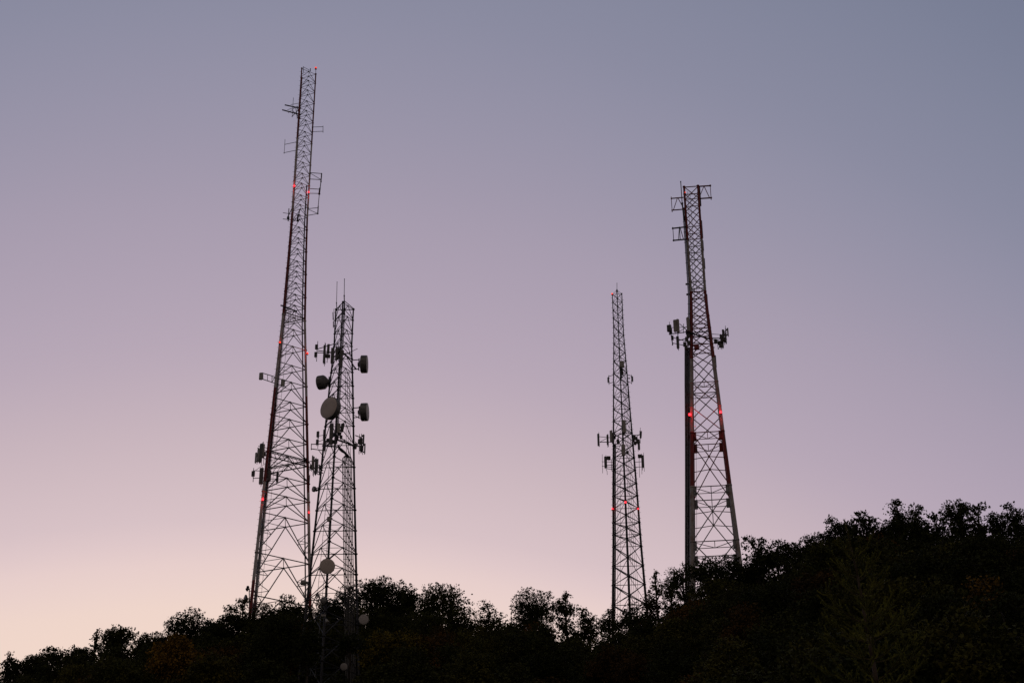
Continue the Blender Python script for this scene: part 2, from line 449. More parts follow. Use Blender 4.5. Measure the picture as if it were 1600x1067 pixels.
# triangular sector platform, row ~ 715-730
mb = MB()
for (zr_, rr) in ((713, .07), (722, .07)):
    z = T1.zrow(zr_ + 5)
    for (i, j) in ((0, 1), (1, 2), (2, 0)):
        a, b = T1.leg(i, z), T1.leg(j, z); mb.tube(a, b, rr, DARK, None, 6)
za, zb = T1.zrow(718), T1.zrow(727)
for (i, j) in ((0, 1), (1, 2)):
    for k in range(9):
        t0, t1 = k / 9, (k + 1) / 9
        a = T1.leg(i, za).lerp(T1.leg(j, za), t0); b = T1.leg(i, zb).lerp(T1.leg(j, zb), t1); mb.tube(a, b, .035, DARK, None, 4)
T1.part(mb, 'truss_platform')
fa = frame(T1, 'sector_mount', [(421, 706, -2.6, 403, 700, -3.2, .05), (419, 718, -2.6, 402, 712, -3.2, .05), (419, 700, -2.6, 404, 697, -3.0, .035), (412, 690, -2.9, 412, 724, -2.9, .035),
     (408, 703, -3.0, 418, 714, -2.7, .05)], label='upper bank of panel antennas left of the left leg')
panel(T1, 399.8, 707, 722.5, 3.6, -3.3, -55, fa); panel(T1, 403.6, 701, 721, 4.2, -3.2, -50, fa); panel(T1, 407.6, 693, 722, 5.0, -3.2, -35, fa, DPANEL); panel(T1, 410.5, 693.5, 714, 5.6, -3.0, 25, fa, PANEL)
radio(T1, 413, 709, 5, 7, -2.8, 0, fa); radio(T1, 411, 701, 5, 6, -2.8, 0, fa)
fb = frame(T1, 'sector_mount', [(417, 736, -2.6, 396, 735, -3.1, .04), (416, 746, -2.6, 396, 747, -3.1, .04), (396.4, 731, -3.1, 395.5, 752, -3.1, .04), (396, 737, -3.1, 417, 722, -2.6, .025),
     (417, 739, -2.4, 436, 740, -1.6, .045), (417, 748, -2.4, 434, 748, -1.6, .04), (420, 733, -2.3, 420, 752, -2.3, .04)], label='lower bank of panel antennas across the left leg')
radio(T1, 395.6, 740, 5, 8.5, -3.1, -10, fb); panel(T1, 408.3, 731, 756, 6.2, -3.0, -8, fb, DPANEL); panel(T1, 420.5, 735, 751, 6.0, -2.7, 10, fb, DPANEL); panel(T1, 433.7, 738, 753, 3.2, -1.6, 40, fb, DPANEL)
radio(T1, 417, 741, 5, 9, -2.8, 0, fb)
fc = frame(T1, 'sector_mount', [(479, 722, 0, 492, 719, .3, .05), (480, 733, 0, 493, 731, .3, .05), (489, 711, .2, 489, 742, .2, .035), (480, 727, 0, 497, 741, .2, .045), (478, 715, 0, 489, 730, .2, .04),
     (479, 748, 0, 484, 756, -.1, .05), (484, 742, 0, 483, 762, 0, .05), (480, 737, 0, 499, 726, .3, .04)], label='panel antennas on the right leg beside the dish tower')
panel(T1, 489.3, 713, 733, 4.2, .2, 40, fc); panel(T1, 493.3, 716.5, 741, 4.6, .2, 60, fc, DPANEL); panel(T1, 496.2, 717, 738, 3.6, .4, 75, fc)
radio(T1, 500, 730, 4, 6, .3, 60, fc); radio(T1, 486, 729, 4, 6, .2, 0, fc)
# climbing ladder and feeder cables up the inside of the right leg
mb = MB(); zz = [T1.zg + (T1.zrow(290) - T1.zg) * k / 40 for k in range(41)]
mb.path([T1.leg(1, z) - T1.ex * (.22 + .04 * T1.side(z)) - T1.er * .1 for z in zz], .085, CABLE, 6)
T1.part(mb, 'feeder_cable')
mb = MB(); zz = [T1.zg + (T1.zrow(400) - T1.zg) * k / 60 for k in range(61)]
for q in (0, .42):
    mb.path([T1.leg(2, z) + T1.ex * (.22 + q) - T1.er * .5 for z in zz], .02, STEEL, 5)
z = T1.zg
while z < T1.zrow(400):
    a = T1.leg(2, z) + T1.ex * .22 - T1.er * .5; mb.tube(a, a + T1.ex * .42, .014, STEEL, None, 4); z += .75
T1.part(mb, 'climbing_ladder')
# equipment at the foot: drum on the right leg, dish and camera mast at the left foot
mb = MB(); P = T1.pt(476, 910, -.3); mb.lathe(P - T1.ex * .45, T1.ex, [(0, .22), (.02, .30), (.45, .30), (.5, .2), (.85, .16), (.9, .1)], PANEL, 16, True, True)
mb.tube(P + T1.ex * .3, T1.legrow(1, 911), .08, DARK); T1.part(mb, 'floodlight')

# ---- dishes
def dish(T, x, y, rpx, d, dirv, depth, cone=.55, face=RADOME, to=None, label=None, mount=True, shroud=SHROUD):
    """drum microwave dish whose face centre projects to (x, y)"""
    P = T.pt(x, y, d); R = rpx / ppm(P)
    dv = (T.ex * dirv[0] + T.er * dirv[1] + Vector((0, 0, dirv[2] if len(dirv) > 2 else 0))).normalized()
    D = depth * R; cn = cone * R
    mb = MB()
    mb.lathe(P, dv, [(-.03 * R, R * .985), (-.03 * R, R * 1.02), (-.10 * R, R * 1.02), (-.10 * R, R), (-D, R), (-D - .02, R * .97), (-D - cn * .30, R * .86), (-D - cn, R * .34), (-D - cn - .2 * R, R * .24)], shroud, 36, False, True, False)
    nb = 12                                                 # stiffening straps round the drum
    for k in range(nb):
        t = 2 * PI * k / nb
        x_ = dv.cross(Vector((0, 0, 1))).normalized(); y_ = dv.cross(x_)
        rd = x_ * math.cos(t) + y_ * math.sin(t); tg = dv.cross(rd)
        mb.box(P + rd * (R + .01) - dv * D * .55, tg * .03, rd * .02, dv * D * .42, shroud)
    o = T.part(mb, 'microwave_dish', None, label)
    rb_ = MB(); rb_.lathe(P, dv, [(-.03 * R, R * .98), (0, R * .9), (.03 * R, R * .6), (.04 * R, R * .2), (.04 * R, 0)], face, 36)
    T.part(rb_, 'radome', o)
    if mount:
        b = P - dv * (D + cn + .1 * R); q = MB()
        q.tube(b - Vector((0, 0, R * .75)), b + Vector((0, 0, R * .75)), .06, DARK, None, 8)
        q.tube(b, b - dv * .12, R * .22, DARK, None, 10)
        if to is not None:
            for s_ in (-.6, .6): q.tube(b + Vector((0, 0, R * s_)), to + Vector((0, 0, R * s_)), .05, DARK, None, 6)
            q.tube(P - dv * D * .9 + T.ex * 0 - Vector((0, 0, R * .9)), to - Vector((0, 0, R * .2)), .03, DARK, None, 5)
        T.part(q, 'mount', o)
    return o
d0 = dish(T1, 382.2, 935, 6.2, -1.5, (-.9, -.25), .35, .4, SHROUD, None, 'small dark dish at the foot of the left leg', mount=False)
frame(T1, 'equipment_mast', [(389.5, 950, -1.5, 389.5, 920, -1.5, .06), (389.5, 922.5, -1.5, 398, 925, -2.5, .05), (391, 933, -1.5, 399, 935, -2.8, .06), (389, 920, -1.5, 385.5, 920, -1.5, .10), (386, 923, -1.5, 387.3, 917, -1.5, .12), (384, 934, -1.5, 389.5, 935, -1.5, .06)])

# ================================================================== TOWER 2 (dish tower)
T2 = Tower(527.5, 690, 150, [(480, 27.5), (545, 27.6), (599, 36), (757, 54.5), (891, 72), (1040, 92)], -8, 'near', foff=-.289)
T2.start('lattice_tower', 'grey lattice tower carrying many drum dishes, standing right of the tallest mast', 'lattice tower')
rows2 = [480, 497, 518, 538, 557, 578, 599, 618, 640, 661, 690.5, 724.5, 757.5, 791, 823, 859, 891, 930, 969, 1008, 1047, 1088, 1130]
lev2 = [z for z in (T2.zrow(r) for r in rows2) if z > T2.zg + .5]
def r2(z): return lerp(z, [(T2.zrow(950), .12), (T2.zrow(700), .10), (T2.zrow(480), .075)])
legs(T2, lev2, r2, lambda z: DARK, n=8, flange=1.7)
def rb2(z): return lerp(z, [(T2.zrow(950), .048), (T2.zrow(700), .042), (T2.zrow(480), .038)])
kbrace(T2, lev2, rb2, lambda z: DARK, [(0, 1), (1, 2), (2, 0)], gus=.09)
# peak struts
frame(T2, 'top_cap', [(538, 470, -.8, 526.5, 483, .5, .04), (538, 470, -.8, 553.5, 483, .5, .04), (526.5, 484, .5, 553.5, 484, .5, .04), (538, 470, -.8, 538, 490, -.9, .08)])
frame(T2, 'whip_antenna', [(526.3, 486, .5, 525.8, 473, .5, .05), (525.8, 476, .5, 526.7, 440.5, .5, .03)], label='left whip on the top')
frame(T2, 'whip_antenna', [(538, 472, -.9, 537.8, 462, -.9, .06), (537.8, 464, -.9, 538.2, 436, -.9, .035)], label='taller middle whip on the top')
frame(T2, 'dipole_antenna', [(521.2, 512, .5, 521.8, 483, .5, .025), (520, 488, .5, 520.4, 499, .5, .04), (520.5, 509, .5, 523.5, 509, .5, .05), (521, 509, .5, 526, 509, .5, .03), (521.7, 488, .5, 527, 489, .5, .025), (520.6, 512, .5, 520.6, 503, .5, .03)])
fa = frame(T2, 'sector_mount', [(523, 537, .6, 497, 545, .8, .045), (522, 552, .6, 497, 551, .8, .045), (496.6, 533, .8, 494.6, 564, .8, .035), (508, 535, .4, 508, 568, .4, .035), (497, 548, .8, 528, 551, -.9, .05),
     (528, 543, -1.0, 545, 560, -.6, .07), (545, 560, -.6, 555, 575, .6, .07), (526, 553, -1, 546, 552, -.4, .06), (545, 551, .3, 558, 545, .8, .03), (514, 537, .3, 511, 566, .3, .035)],
     label='upper bank of panel antennas left of the top section')
radio(T2, 494.6, 542, 4.2, 8, .8, -20, fa); radio(T2, 493.4, 554, 4.2, 8.5, .8, -20, fa)
panel(T2, 506.8, 539, 567, 3.6, .1, -20, fa, DPANEL); panel(T2, 513, 538, 551, 4.2, .2, 0, fa, DPANEL); radio(T2, 511, 556, 5, 6, .2, 0, fa); radio(T2, 514, 556.5, 4, 5.5, .2, 0, fa)
panel(T2, 519.6, 543.5, 567.5, 5.2, -1.3, -10, fa, DPANEL); panel(T2, 533.3, 547, 574, 4.8, -1.5, 15, fa, DPANEL); panel(T2, 526, 543, 562, 4, -1.2, 0, fa, DPANEL); radio(T2, 529, 548, 5, 7, -1.0, 0, fa)
radio(T2, 528, 557, 5, 6, -1.1, 0, fa); radio(T2, 535.5, 551, 4, 7, -1.0, 0, fa)
dish(T2, 574.3, 569, 13.6, .2, (.99, -.13), .74, .16, RADOMELIT, T2.legrow(1, 570), 'upper right drum dish, face pointing right')
dish(T2, 497.6, 598.3, 10.8, .9, (-.90, .42), .95, .6, RADOME, T2.legrow(0, 600), 'left drum dish with its cone back turned')
dish(T2, 513.2, 636.4, 17.6, -1.9, (-.64, -.66), .55, .5, RADOME, T2.legrow(2, 630), 'largest dish with a tan face turned left')
dish(T2, 575.0, 643.5, 13.8, .2, (.97, -.2), .76, .16, RADOMELIT, T2.legrow(1, 645), 'lower right drum dish, face pointing right')
fb = frame(T2, 'sector_mount', [(486.5, 694, .6, 510, 693, .6, .045), (486.5, 701, .6, 508, 704, .6, .045), (486.5, 693, .6, 486.3, 702, .6, .04), (497, 673, .2, 496.5, 700, .2, .03), (497.5, 681, .2, 510, 679, .4, .03),
     (508, 697, .5, 527, 687, -1.4, .08), (527, 687, -1.4, 545, 693, -.5, .09), (545, 693, -.5, 556, 699, .6, .08), (505, 697, .5, 529, 698, -1.2, .06), (529, 698, -1.2, 541, 711, -.2, .07),
     (497, 702, .6, 506, 714, .7, .035), (555, 680, .6, 563, 683, .9, .05), (556, 697, .6, 567, 697, .9, .06), (562, 678, .9, 561, 707, .9, .035), (555, 690, .7, 566, 705, .9, .04), (555, 700, .7, 566, 680, .9, .04), (518, 661, -1.5, 518, 699, -1.5, .04),
     (497, 690, .2, 508, 686, .4, .03)], label='lower ring of panel antennas below the largest dish')
panel(T2, 496.7, 674, 682.5, 4.2, .2, -25, fb, DPANEL); panel(T2, 495.8, 686.5, 694.5, 4.2, .2, -25, fb, DPANEL); panel(T2, 507, 671, 686, 4.2, .5, -15, fb, DPANEL); panel(T2, 507, 688, 704, 4.4, .5, -15, fb, DPANEL)
panel(T2, 518, 662, 684, 6.0, -1.7, -10, fb, DPANEL); panel(T2, 517, 684, 694, 5, -1.7, -10, fb, DPANEL); panel(T2, 528.8, 661.5, 676, 5.6, -1.6, 5, fb, PANEL, lean=.05); panel(T2, 535, 662, 674, 5.0, -1.4, 30, fb, DPANEL, lean=.35)
for (x, y) in ((523, 679), (527, 683), (531, 678), (520, 690), (525, 690), (512, 688), (533, 683)): radio(T2, x, y, 4, 6, -1.3, random.Random(x).uniform(-30, 30), fb)
panel(T2, 568, 679, 694, 4.2, 1.0, 75, fb, DPANEL); panel(T2, 570, 693, 708, 3.4, 1.0, 75, fb, PANEL); panel(T2, 564.5, 684, 706, 4.2, .9, 60, fb, DPANEL); radio(T2, 562, 690, 5, 8, .8, 30, fb); radio(T2, 565, 700, 5, 8, .8, 30, fb); radio(T2, 554, 697, 6, 9, .5, 0, fb)
frame(T2, 'sector_mount', [(505, 735, .6, 497, 730, .6, .05), (505, 739, .6, 498, 737, .6, .05), (499, 727, .6, 499, 741, .6, .05)])
dish(T2, 488.9, 763.5, 4.0, .6, (-.8, -.45), .9, .5, RADOMEG, T2.legrow(0, 763), 'small drum on the left leg')
mb = MB(); P = T2.pt(514.5, 811, -2.8); k = ppm(P); mb.box(P, T2.ex * 3.6 / k, T2.er * 2.6 / k, Vector((0, 0, 3.4 / k)), PANEL, .2); mb.tube(P, T2.legrow(2, 812), .05, DARK)
T2.part(mb, 'equipment_box')
dish(T2, 511.4, 884, 11.9, -3.7, (.02, -1, -.10), .35, .3, RADOME, T2.legrow(2, 886), 'round tan dish facing the viewer above the trees')
dish(T2, 504.5, 939.5, 6.6, -3.7, (-.75, .50), .5, .5, SHROUD, T2.legrow(2, 941), 'dark dish just below the treetops')
dish(T2, 568.3, 967.2, 7.8, .9, (.05, -1, -.15), .4, .3, RADOMEG, T2.legrow(1, 968), 'pale round dish in front of the trees, right leg')
dish(T2, 537.4, 1041, 5.7, -4.3, (.0, -1, -.15), .4, .3, RADOMEG, None, 'lowest small pale round dish', mount=True)
mb = MB(); P = T2.pt(509.5, 967, -3.8); mb.lathe(P, Vector((.35, -.3, -.8)), [(0, .08), (.2, .12), (.45, .22), (.46, .18)], PANEL, 12, True, True)
mb.box(P + Vector((-.25, 0, .35)), T2.ex * .22, T2.er * .12, Vector((0, 0, .09)), PANEL); mb.tube(P, T2.legrow(2, 964), .04, DARK); T2.part(mb, 'floodlight')
# wide ladder of feeder cables (right) and climbing ladder (left)
mb = MB(); rows = [712 + 10 * k for k in range(38)]
for q in range(7):
    pts = []
    for rw in rows:
        z = T2.zrow(rw); w = T2.side(z)
        pts.append(T2.leg(1, z) - T2.ex * (.13 + .035 * w + q * .15) + T2.er * (.05 - .04 * w))
    mb.path(pts, .046, GCABLE, 5)
    a = pts[0]; k = q - 3
    mb.path([T2.pt(528 + q * .3, 699 + q * .5, -.9), T2.pt(534, 701 + q * .8, -.6), T2.pt(539.5 + q * .3, 706 + q * .6, -.1), a], .046, CABLE, 5)
for rw in range(715, 1085, 9):
    z = T2.zrow(rw); w = T2.side(z); a = T2.leg(1, z) - T2.ex * (.07 + .035 * w) + T2.er * (.11 - .04 * w); mb.tube(a, a - T2.ex * 1.05, .025, DARK, None, 4)
T2.part(mb, 'cable_ladder')
mb = MB()
for q in (.45, .95):
    mb.path([T2.leg(0, T2.zrow(r_)) + T2.ex * (q + .10 * T2.side(T2.zrow(r_))) + T2.er * .1 for r_ in range(700, 1060, 12)], .022, STEEL, 4)
for r_ in range(700, 1050, 8):
    z = T2.zrow(r_); a = T2.leg(0, z) + T2.ex * (.45 + .10 * T2.side(z)) + T2.er * .1; mb.tube(a, a + T2.ex * .5, .012, STEEL, None, 4)
T2.part(mb, 'climbing_ladder')
for q in range(3):
    mb = MB(); mb.path([T2.leg(2, T2.zrow(r_)) + T2.ex * (.12 + .07 * q) + T2.er * .3 for r_ in range(486, 700, 10)], .03, CABLE, 5); T2.part(mb, 'feeder_cable')
    mb = MB(); mb.path([T2.leg(1, T2.zrow(r_)) - T2.ex * (.35 + .2 * q) + T2.er * .05 for r_ in range(575, 720, 10)], .026, CABLE, 5); T2.part(mb, 'feeder_cable')

# ================================================================== TOWER 3 (thin dark)
T3 = Tower(973.5, 690, 190, [(460, 14.8), (520, 15.0), (600, 22.4), (690, 30), (770, 37.3), (855, 43.5), (930, 51)], 0, 'near', foff=-.289)
T3.start('lattice_tower', 'thin dark lattice tower with two rings of panel antennas, beside the thicker red one', 'lattice tower')
near3 = [453.5, 466, 479, 491, 504, 518.6, 531, 545, 557, 575, 593, 611, 630, 648, 667, 686, 705, 724, 744, 763, 782, 804, 822.5, 841, 871, 900, 931, 962, 995]
def off3(row):
    z = T3.zrow(row); e = math.atan2(z - 1.6, T3.Y); return row + .577 * T3.side(z) * ppm(Vector((T3.X, T3.Y, z))) * math.sin(e)
lev3 = [z for z in (T3.zrow(off3(r)) for r in near3) if z > T3.zg + .5]
def r3(z): return lerp(z, [(T3.zrow(950), .155), (T3.zrow(680), .11), (T3.zrow(640), .085), (T3.zrow(460), .06)])
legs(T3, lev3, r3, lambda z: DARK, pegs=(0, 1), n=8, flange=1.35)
def xbrace(T, levels, rb, mfun, faces, horiz=True, back=.6, gus=.0):
    for k, (z, zn) in enumerate(zip(levels, levels[1:])):
        mb = MB(); r = rb(z)
        for fi, (i, j) in enumerate(faces):
            M = mfun((z + zn) / 2)
            a, b, a2, b2 = T.leg(i, z), T.leg(j, z), T.leg(i, zn), T.leg(j, zn)
            n = (b - a).cross(Vector((0, 0, 1))).normalized() * (r * 1.05)
            mb.tube(a + n, b2 + n, r, M, None, 5); mb.tube(b - n, a2 - n, r * back, M, None, 5)
            if horiz: mb.tube(a, b, r * .7, mfun(z), None, 5)
            if gus:
                c = mid(a, b2).lerp(mid(b, a2), .5); mb.box(c, (b - a).normalized() * gus, Vector((0, 0, gus)), n.normalized() * (r * 1.1), M)
        T.part(mb, 'bracing_tier')
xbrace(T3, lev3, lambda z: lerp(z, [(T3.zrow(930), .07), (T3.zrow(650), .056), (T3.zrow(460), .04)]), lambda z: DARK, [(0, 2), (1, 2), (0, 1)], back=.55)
frame(T3, 'lightning_rod', [(964, 458, -.65, 964, 442.5, -.65, .035), (964, 452.5, -.65, 964, 455, -.65, .10)])
lamp(T3, T3.pt(956.4, 459.3, .1), .15, soft=True, power=3)
lamp(T3, at_leg(T3, 0, 796, -.12, -.3), .14, power=9); lamp(T3, at_leg(T3, 2, 786, 0, -.35), .15, power=9); lamp(T3, at_leg(T3, 1, 796, -.02, -.3), .12, power=7)
fa = frame(T3, 'dish_mount', [(971, 575, -.6, 970.5, 590, -.7, .09), (968, 572, -.6, 972, 590, -.6, .05)])
panel(T3, 971.5, 564.5, 574, 7, -1.0, 12, fa, PANEL, 'equipment_box', pole=False); radio(T3, 971, 579, 4.5, 6, -.7, 0, fa); radio(T3, 972.5, 583, 3.5, 6, -.7, 0, fa)
fa = frame(T3, 'antenna_bracket', [(958, 586, .4, 951, 588, .4, .04), (958, 597, .4, 951.5, 599, .4, .04), (951.3, 586, .4, 951.6, 600.5, .4, .035)])
panel(T3, 950.2, 589.5, 597, 3, .2, -60, fa, DPANEL, pole=False)
fa = frame(T3, 'antenna_bracket', [(980, 585, .4, 987, 587.5, .4, .04), (980.5, 596.5, .4, 987, 598, .4, .04), (986.5, 585, .4, 987, 599.5, .4, .035), (981, 591, .4, 983.5, 591, .4, .06)])
panel(T3, 988.2, 588, 595.5, 3, .2, 60, fa, DPANEL, pole=False)
fa = frame(T3, 'sector_mount', [(958, 684, .6, 936, 682, .8, .035), (958, 690.5, .6, 938, 690.5, .8, .05), (938, 690, .8, 949, 684, .6, .03), (949.5, 678, .6, 949.8, 698, .6, .04), (958, 676, .4, 975, 668, -1.2, .05), (958, 683, .4, 975, 676, -1.2, .06),
      (975, 670, -1.2, 989, 680, .5, .05), (975, 678, -1.2, 990, 690, .5, .05), (989, 680, .5, 1002, 679, .8, .05), (989, 690, .5, 1000, 690, .8, .05), (1000.5, 668, .8, 1000.5, 692, .8, .03), (965, 680, -.3, 969, 695, -.3, .05),
      (990, 686, .5, 1002, 676, .8, .04), (935.5, 675, .8, 935.5, 690, .8, .03)], label='upper ring of panel antennas at mid height')
panel(T3, 935, 677.5, 696, 3.2, .8, -30, fa, DPANEL, pext=.12); panel(T3, 949.4, 679, 694.5, 3.0, .5, -20, fa, DPANEL); panel(T3, 954.8, 672.5, 690, 4.0, .2, -30, fa, PANEL); panel(T3, 957.5, 676, 691, 3.4, .1, -10, fa, DPANEL)
panel(T3, 975.3, 656.5, 675.5, 5.4, -1.6, 8, fa, PANEL); radio(T3, 974, 677, 5, 6, -1.4, 0, fa); radio(T3, 965.5, 690, 4, 8, -.3, 0, fa)
panel(T3, 1001.7, 673.5, 683.5, 2.6, .9, 50, fa, PANEL, lean=.12); panel(T3, 998.4, 686, 702, 3.2, .8, 40, fa, DPANEL)
for (x, y) in ((991, 682), (994, 685), (992.5, 692), (996, 690), (989.5, 687), (960, 683)): radio(T3, x, y, 4, 5.5, .4, 20, fa)
fb = frame(T3, 'sector_mount', [(958, 722, .6, 941, 721, .9, .03), (958, 730, .6, 941, 728, .9, .03), (941, 709.5, .9, 941.6, 738.5, .9, .028), (948.5, 735, .7, 948.8, 741, .7, .028), (958, 726, .6, 947, 727, .7, .04), (957, 733, .6, 949, 732, .7, .04), (991, 722, .5, 1003, 721, .8, .035),
      (992, 730, .5, 1003, 729, .8, .035), (1005.6, 707, .9, 1006.8, 736, .9, .028), (998.6, 716, .7, 999.4, 745, .7, .03), (1002.8, 725, .8, 1003, 740, .8, .028), (955, 717, .6, 955.5, 734, .6, .04), (960, 707, -.2, 974, 704, -1.3, .05), (975, 705, -1.3, 989, 714, .4, .05), (958, 714, .4, 974, 712, -1.2, .05)],
      label='lower ring of panel antennas under the first ring')
panel(T3, 974, 694.5, 711.5, 6.2, -1.6, 0, fb, PANEL); radio(T3, 980.5, 706.5, 4, 5, -.9, 0, fb)
panel(T3, 946.3, 713, 731, 4.2, .6, -15, fb, DPANEL, pext=.35); radio(T3, 951, 715.5, 5.5, 5.5, .6, 10, fb); panel(T3, 1004.2, 711, 730, 4.0, .7, 20, fb, DPANEL, pext=.35); radio(T3, 999.6, 712.5, 6, 5, .6, 0, fb)
for q in range(3):
    mb = MB(); mb.path([T3.leg(0, T3.zrow(r_)) + T3.ex * (.10 + .10 * q) - T3.er * .12 for r_ in range(690, 985, 10)], .05, CABLE, 5); T3.part(mb, 'feeder_cable')
for q in range(4):
    mb = MB(); mb.path([T3.leg(2, T3.zrow(r_)) + T3.ex * (.35 + (.12 + .03 * T3.side(T3.zrow(r_))) * q) + T3.er * (.25 * T3.side(T3.zrow(r_))) for r_ in range(575, 985, 10)], .022, CABLE, 4); T3.part(mb, 'feeder_cable')
mb = MB()
for q in (0, .36): mb.path([T3.leg(0, T3.zrow(r_)) + T3.ex * (.55 + q) + T3.er * .2 for r_ in range(720, 985, 10)], .018, STEEL, 4)
for r_ in range(722, 980, 5): a = T3.leg(0, T3.zrow(r_)) + T3.ex * .55 + T3.er * .2; mb.tube(a, a + T3.ex * .36, .01, STEEL, None, 4)
T3.part(mb, 'climbing_ladder')

# ================================================================== TOWER 4 (stout red and white, square)
T4 = Tower(1099.5, 590, 160, [(292, 21.5), (462, 22.2), (538, 31.8), (597, 39.3), (675, 48), (760, 58.5), (845, 69.5), (930, 80)], 0, 'square', foff=.5)
T4.start('lattice_tower', 'stout square red and white lattice tower with thick legs, rightmost on the ridge', 'lattice tower')
front4 = [292, 311, 330, 354, 374, 395, 417, 440, 456, 475, 494, 513, 538, 559, 597, 635, 675, 759.5, 845, 930]
def off4(row):
    z = T4.zrow(row); e = math.atan2(z - 1.6, T4.Y); return row + .5 * T4.side(z) * ppm(Vector((T4.X, T4.Y, z))) * math.sin(e)
lev4 = [z for z in (T4.zrow(off4(r)) for r in front4) if z > T4.zg + .5]
bands4 = [T4.zrow(off4(r)) for r in (374, 455, 561, 672, 757)]
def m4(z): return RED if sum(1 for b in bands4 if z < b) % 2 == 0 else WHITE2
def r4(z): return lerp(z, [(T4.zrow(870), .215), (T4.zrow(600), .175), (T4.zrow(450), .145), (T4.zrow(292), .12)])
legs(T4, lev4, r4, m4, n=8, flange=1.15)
F4 = [(0, 1), (1, 2), (2, 3), (3, 0)]
for k, (z, zn) in enumerate(zip(lev4, lev4[1:] + [T4.zg])):
    mb = MB(); r = lerp(z, [(T4.zrow(850), .058), (T4.zrow(450), .058), (T4.zrow(292), .05)])
    big = (k >= 16)
    for fi, (i, j) in enumerate(F4):
        def M4(q): return m4(q) if m4(q) is RED else STEEL
        M = M4((z + zn) / 2)
        a, b, a2, b2 = T4.leg(i, z), T4.leg(j, z), T4.leg(i, zn), T4.leg(j, zn)
        n = (b - a).cross(Vector((0, 0, 1))).normalized() * r
        if fi % 2 == 0 or big or True:
            rr = r if fi % 2 == 0 else r * .8
            mb.tube(a + n, b2 + n, rr, M, None, 5); mb.tube(b - n, a2 - n, rr, M, None, 5)
        if k in (0, 1, 3, 4, 5, 7, 8, 10, 11, 12, 14, 16, 17, 18): mb.tube(a, b, r * (1.25 if k in (0, 8, 11) else 1.0), M4(z), None, 5)
        if k in (14, 16, 17, 18):                 # latticed girt under the main horizontal
            zl = z - (.05 + .34 * (z - zn) * (.35 if big else .55)); al, bl = T4.leg(i, zl), T4.leg(j, zl); c, cl = mid(a, b), mid(al, bl)
            mb.tube(al, bl, r * .7, M4(zl), None, 4); mb.tube(c, cl, r * .6, M, None, 4)
            mb.tube(cl, a, r * .7, M, None, 4); mb.tube(cl, b, r * .7, M, None, 4)
        if big:
            t_ = (b - a).length / ((b - a).length + (b2 - a2).length)
            X_ = mid(a.lerp(b2, t_), b.lerp(a2, t_)); zc = X_.z - .25
            mb.tube(X_, T4.leg(i, zc), r * .8, M, None, 5); mb.tube(X_, T4.leg(j, zc), r * .8, M, None, 5)
            if k in (17,) : mb.tube(mid(a, b), X_, r * .7, M, None, 4)
            mb.box(X_, (b - a).normalized() * .11, Vector((0, 0, .11)), n.normalized() * (r + .02), M)
            for q in (a, b):                      # gusset plates on the legs
                dd = ((a + b) / 2 - q).normalized(); mb.box(q + dd * .25 - Vector((0, 0, .45)), dd * .22, Vector((0, 0, .55)), n.normalized() * .02, M4(z - .4))
    T4.part(mb, 'bracing_tier')
h4 = T4.side(T4.zrow(300)) / 2
frame(T4, 'lightning_rod', [(1069, 345, -h4, 1066, 318, -h4, .09), (1066, 320, -h4, 1063.6, 284, -h4, .055)])
fa = frame(T4, 'side_frame', [(1089, 291.7, -h4, 1109.8, 290.4, -h4, .085), (1090, 310.8, -h4, 1111.2, 309.3, -h4, .085), (1109.6, 288.5, -h4, 1111.2, 312, -h4, .04), (1099.5, 292, -h4, 1093, 308, -h4, .045), (1100.5, 292, -h4, 1108.5, 309, -h4, .045)], M=RED, label='red stand-off frame at the top right')
fa = frame(T4, 'side_frame', [(1068, 308.7, -h4, 1049, 310.3, -h4, .07), (1070, 327, -h4, 1050.2, 328.7, -h4, .07), (1048.7, 307.5, -h4, 1050.3, 331, -h4, .04), (1058.3, 310, -h4, 1052.5, 327.5, -h4, .045), (1059.5, 310, -h4, 1068, 325.5, -h4, .045)], M=RED, label='red stand-off frame at the upper left')
fa = frame(T4, 'side_frame', [(1072, 354.7, -h4, 1051.2, 357, -h4, .085), (1072, 374, -h4, 1052.5, 375.8, -h4, .085), (1051.2, 355, -h4, 1052.7, 376.5, -h4, .04), (1061.5, 354.5, -h4, 1060, 374.5, -h4, .04), (1061.7, 356, -h4, 1062.7, 374.5, -h4, .05), (1063, 357, -h4, 1068, 374, -h4, .045)], label='dark stand-off frame on the left, lower than the red one')
lamp(T4, T4.pt(1070.6, 301, -h4 - .3), .10, soft=True)
lamp(T4, at_leg(T4, 0, 650, -.18, -.42), .19, power=60); lamp(T4, at_leg(T4, 1, 646.5, 0, -.42), .17, power=45); lamp(T4, T4.pt(1086, 666, 1.0), .06, soft=True)
fa = frame(T4, 'sector_mount', [(1079, 518, -1.2, 1046, 522, -2.2, .055), (1076, 511, -1.0, 1046, 512, -2.0, .035), (1046, 503, -2.2, 1046.5, 523, -2.2, .03), (1048, 520, -2.2, 1051, 538, -1.8, .06), (1050, 527, -1.8, 1075, 534, -.6, .04), (1051, 536, -1.8, 1076, 541, -.6, .04), (1050.5, 524, -1.8, 1050.5, 539, -1.8, .04), (1062, 506, -2, 1078, 520, -1, .04),
      (1062, 518, -2, 1078, 507, -1, .035), (1068, 506, -1.8, 1068, 520, -1.8, .035), (1059, 520, -1.5, 1059, 545, -1.5, .04), (1060, 532, -1.4, 1076, 528, -.8, .05), (1074, 495, -1.4, 1074, 520, -1.4, .04), (1078, 520, -1.2, 1110, 530, -1.2, .09), (1080, 520, -1.2, 1106, 518, -1.2, .06), (1082, 536, -1, 1110, 537, -1, .05)],
      label='panel antennas left of the mid section')
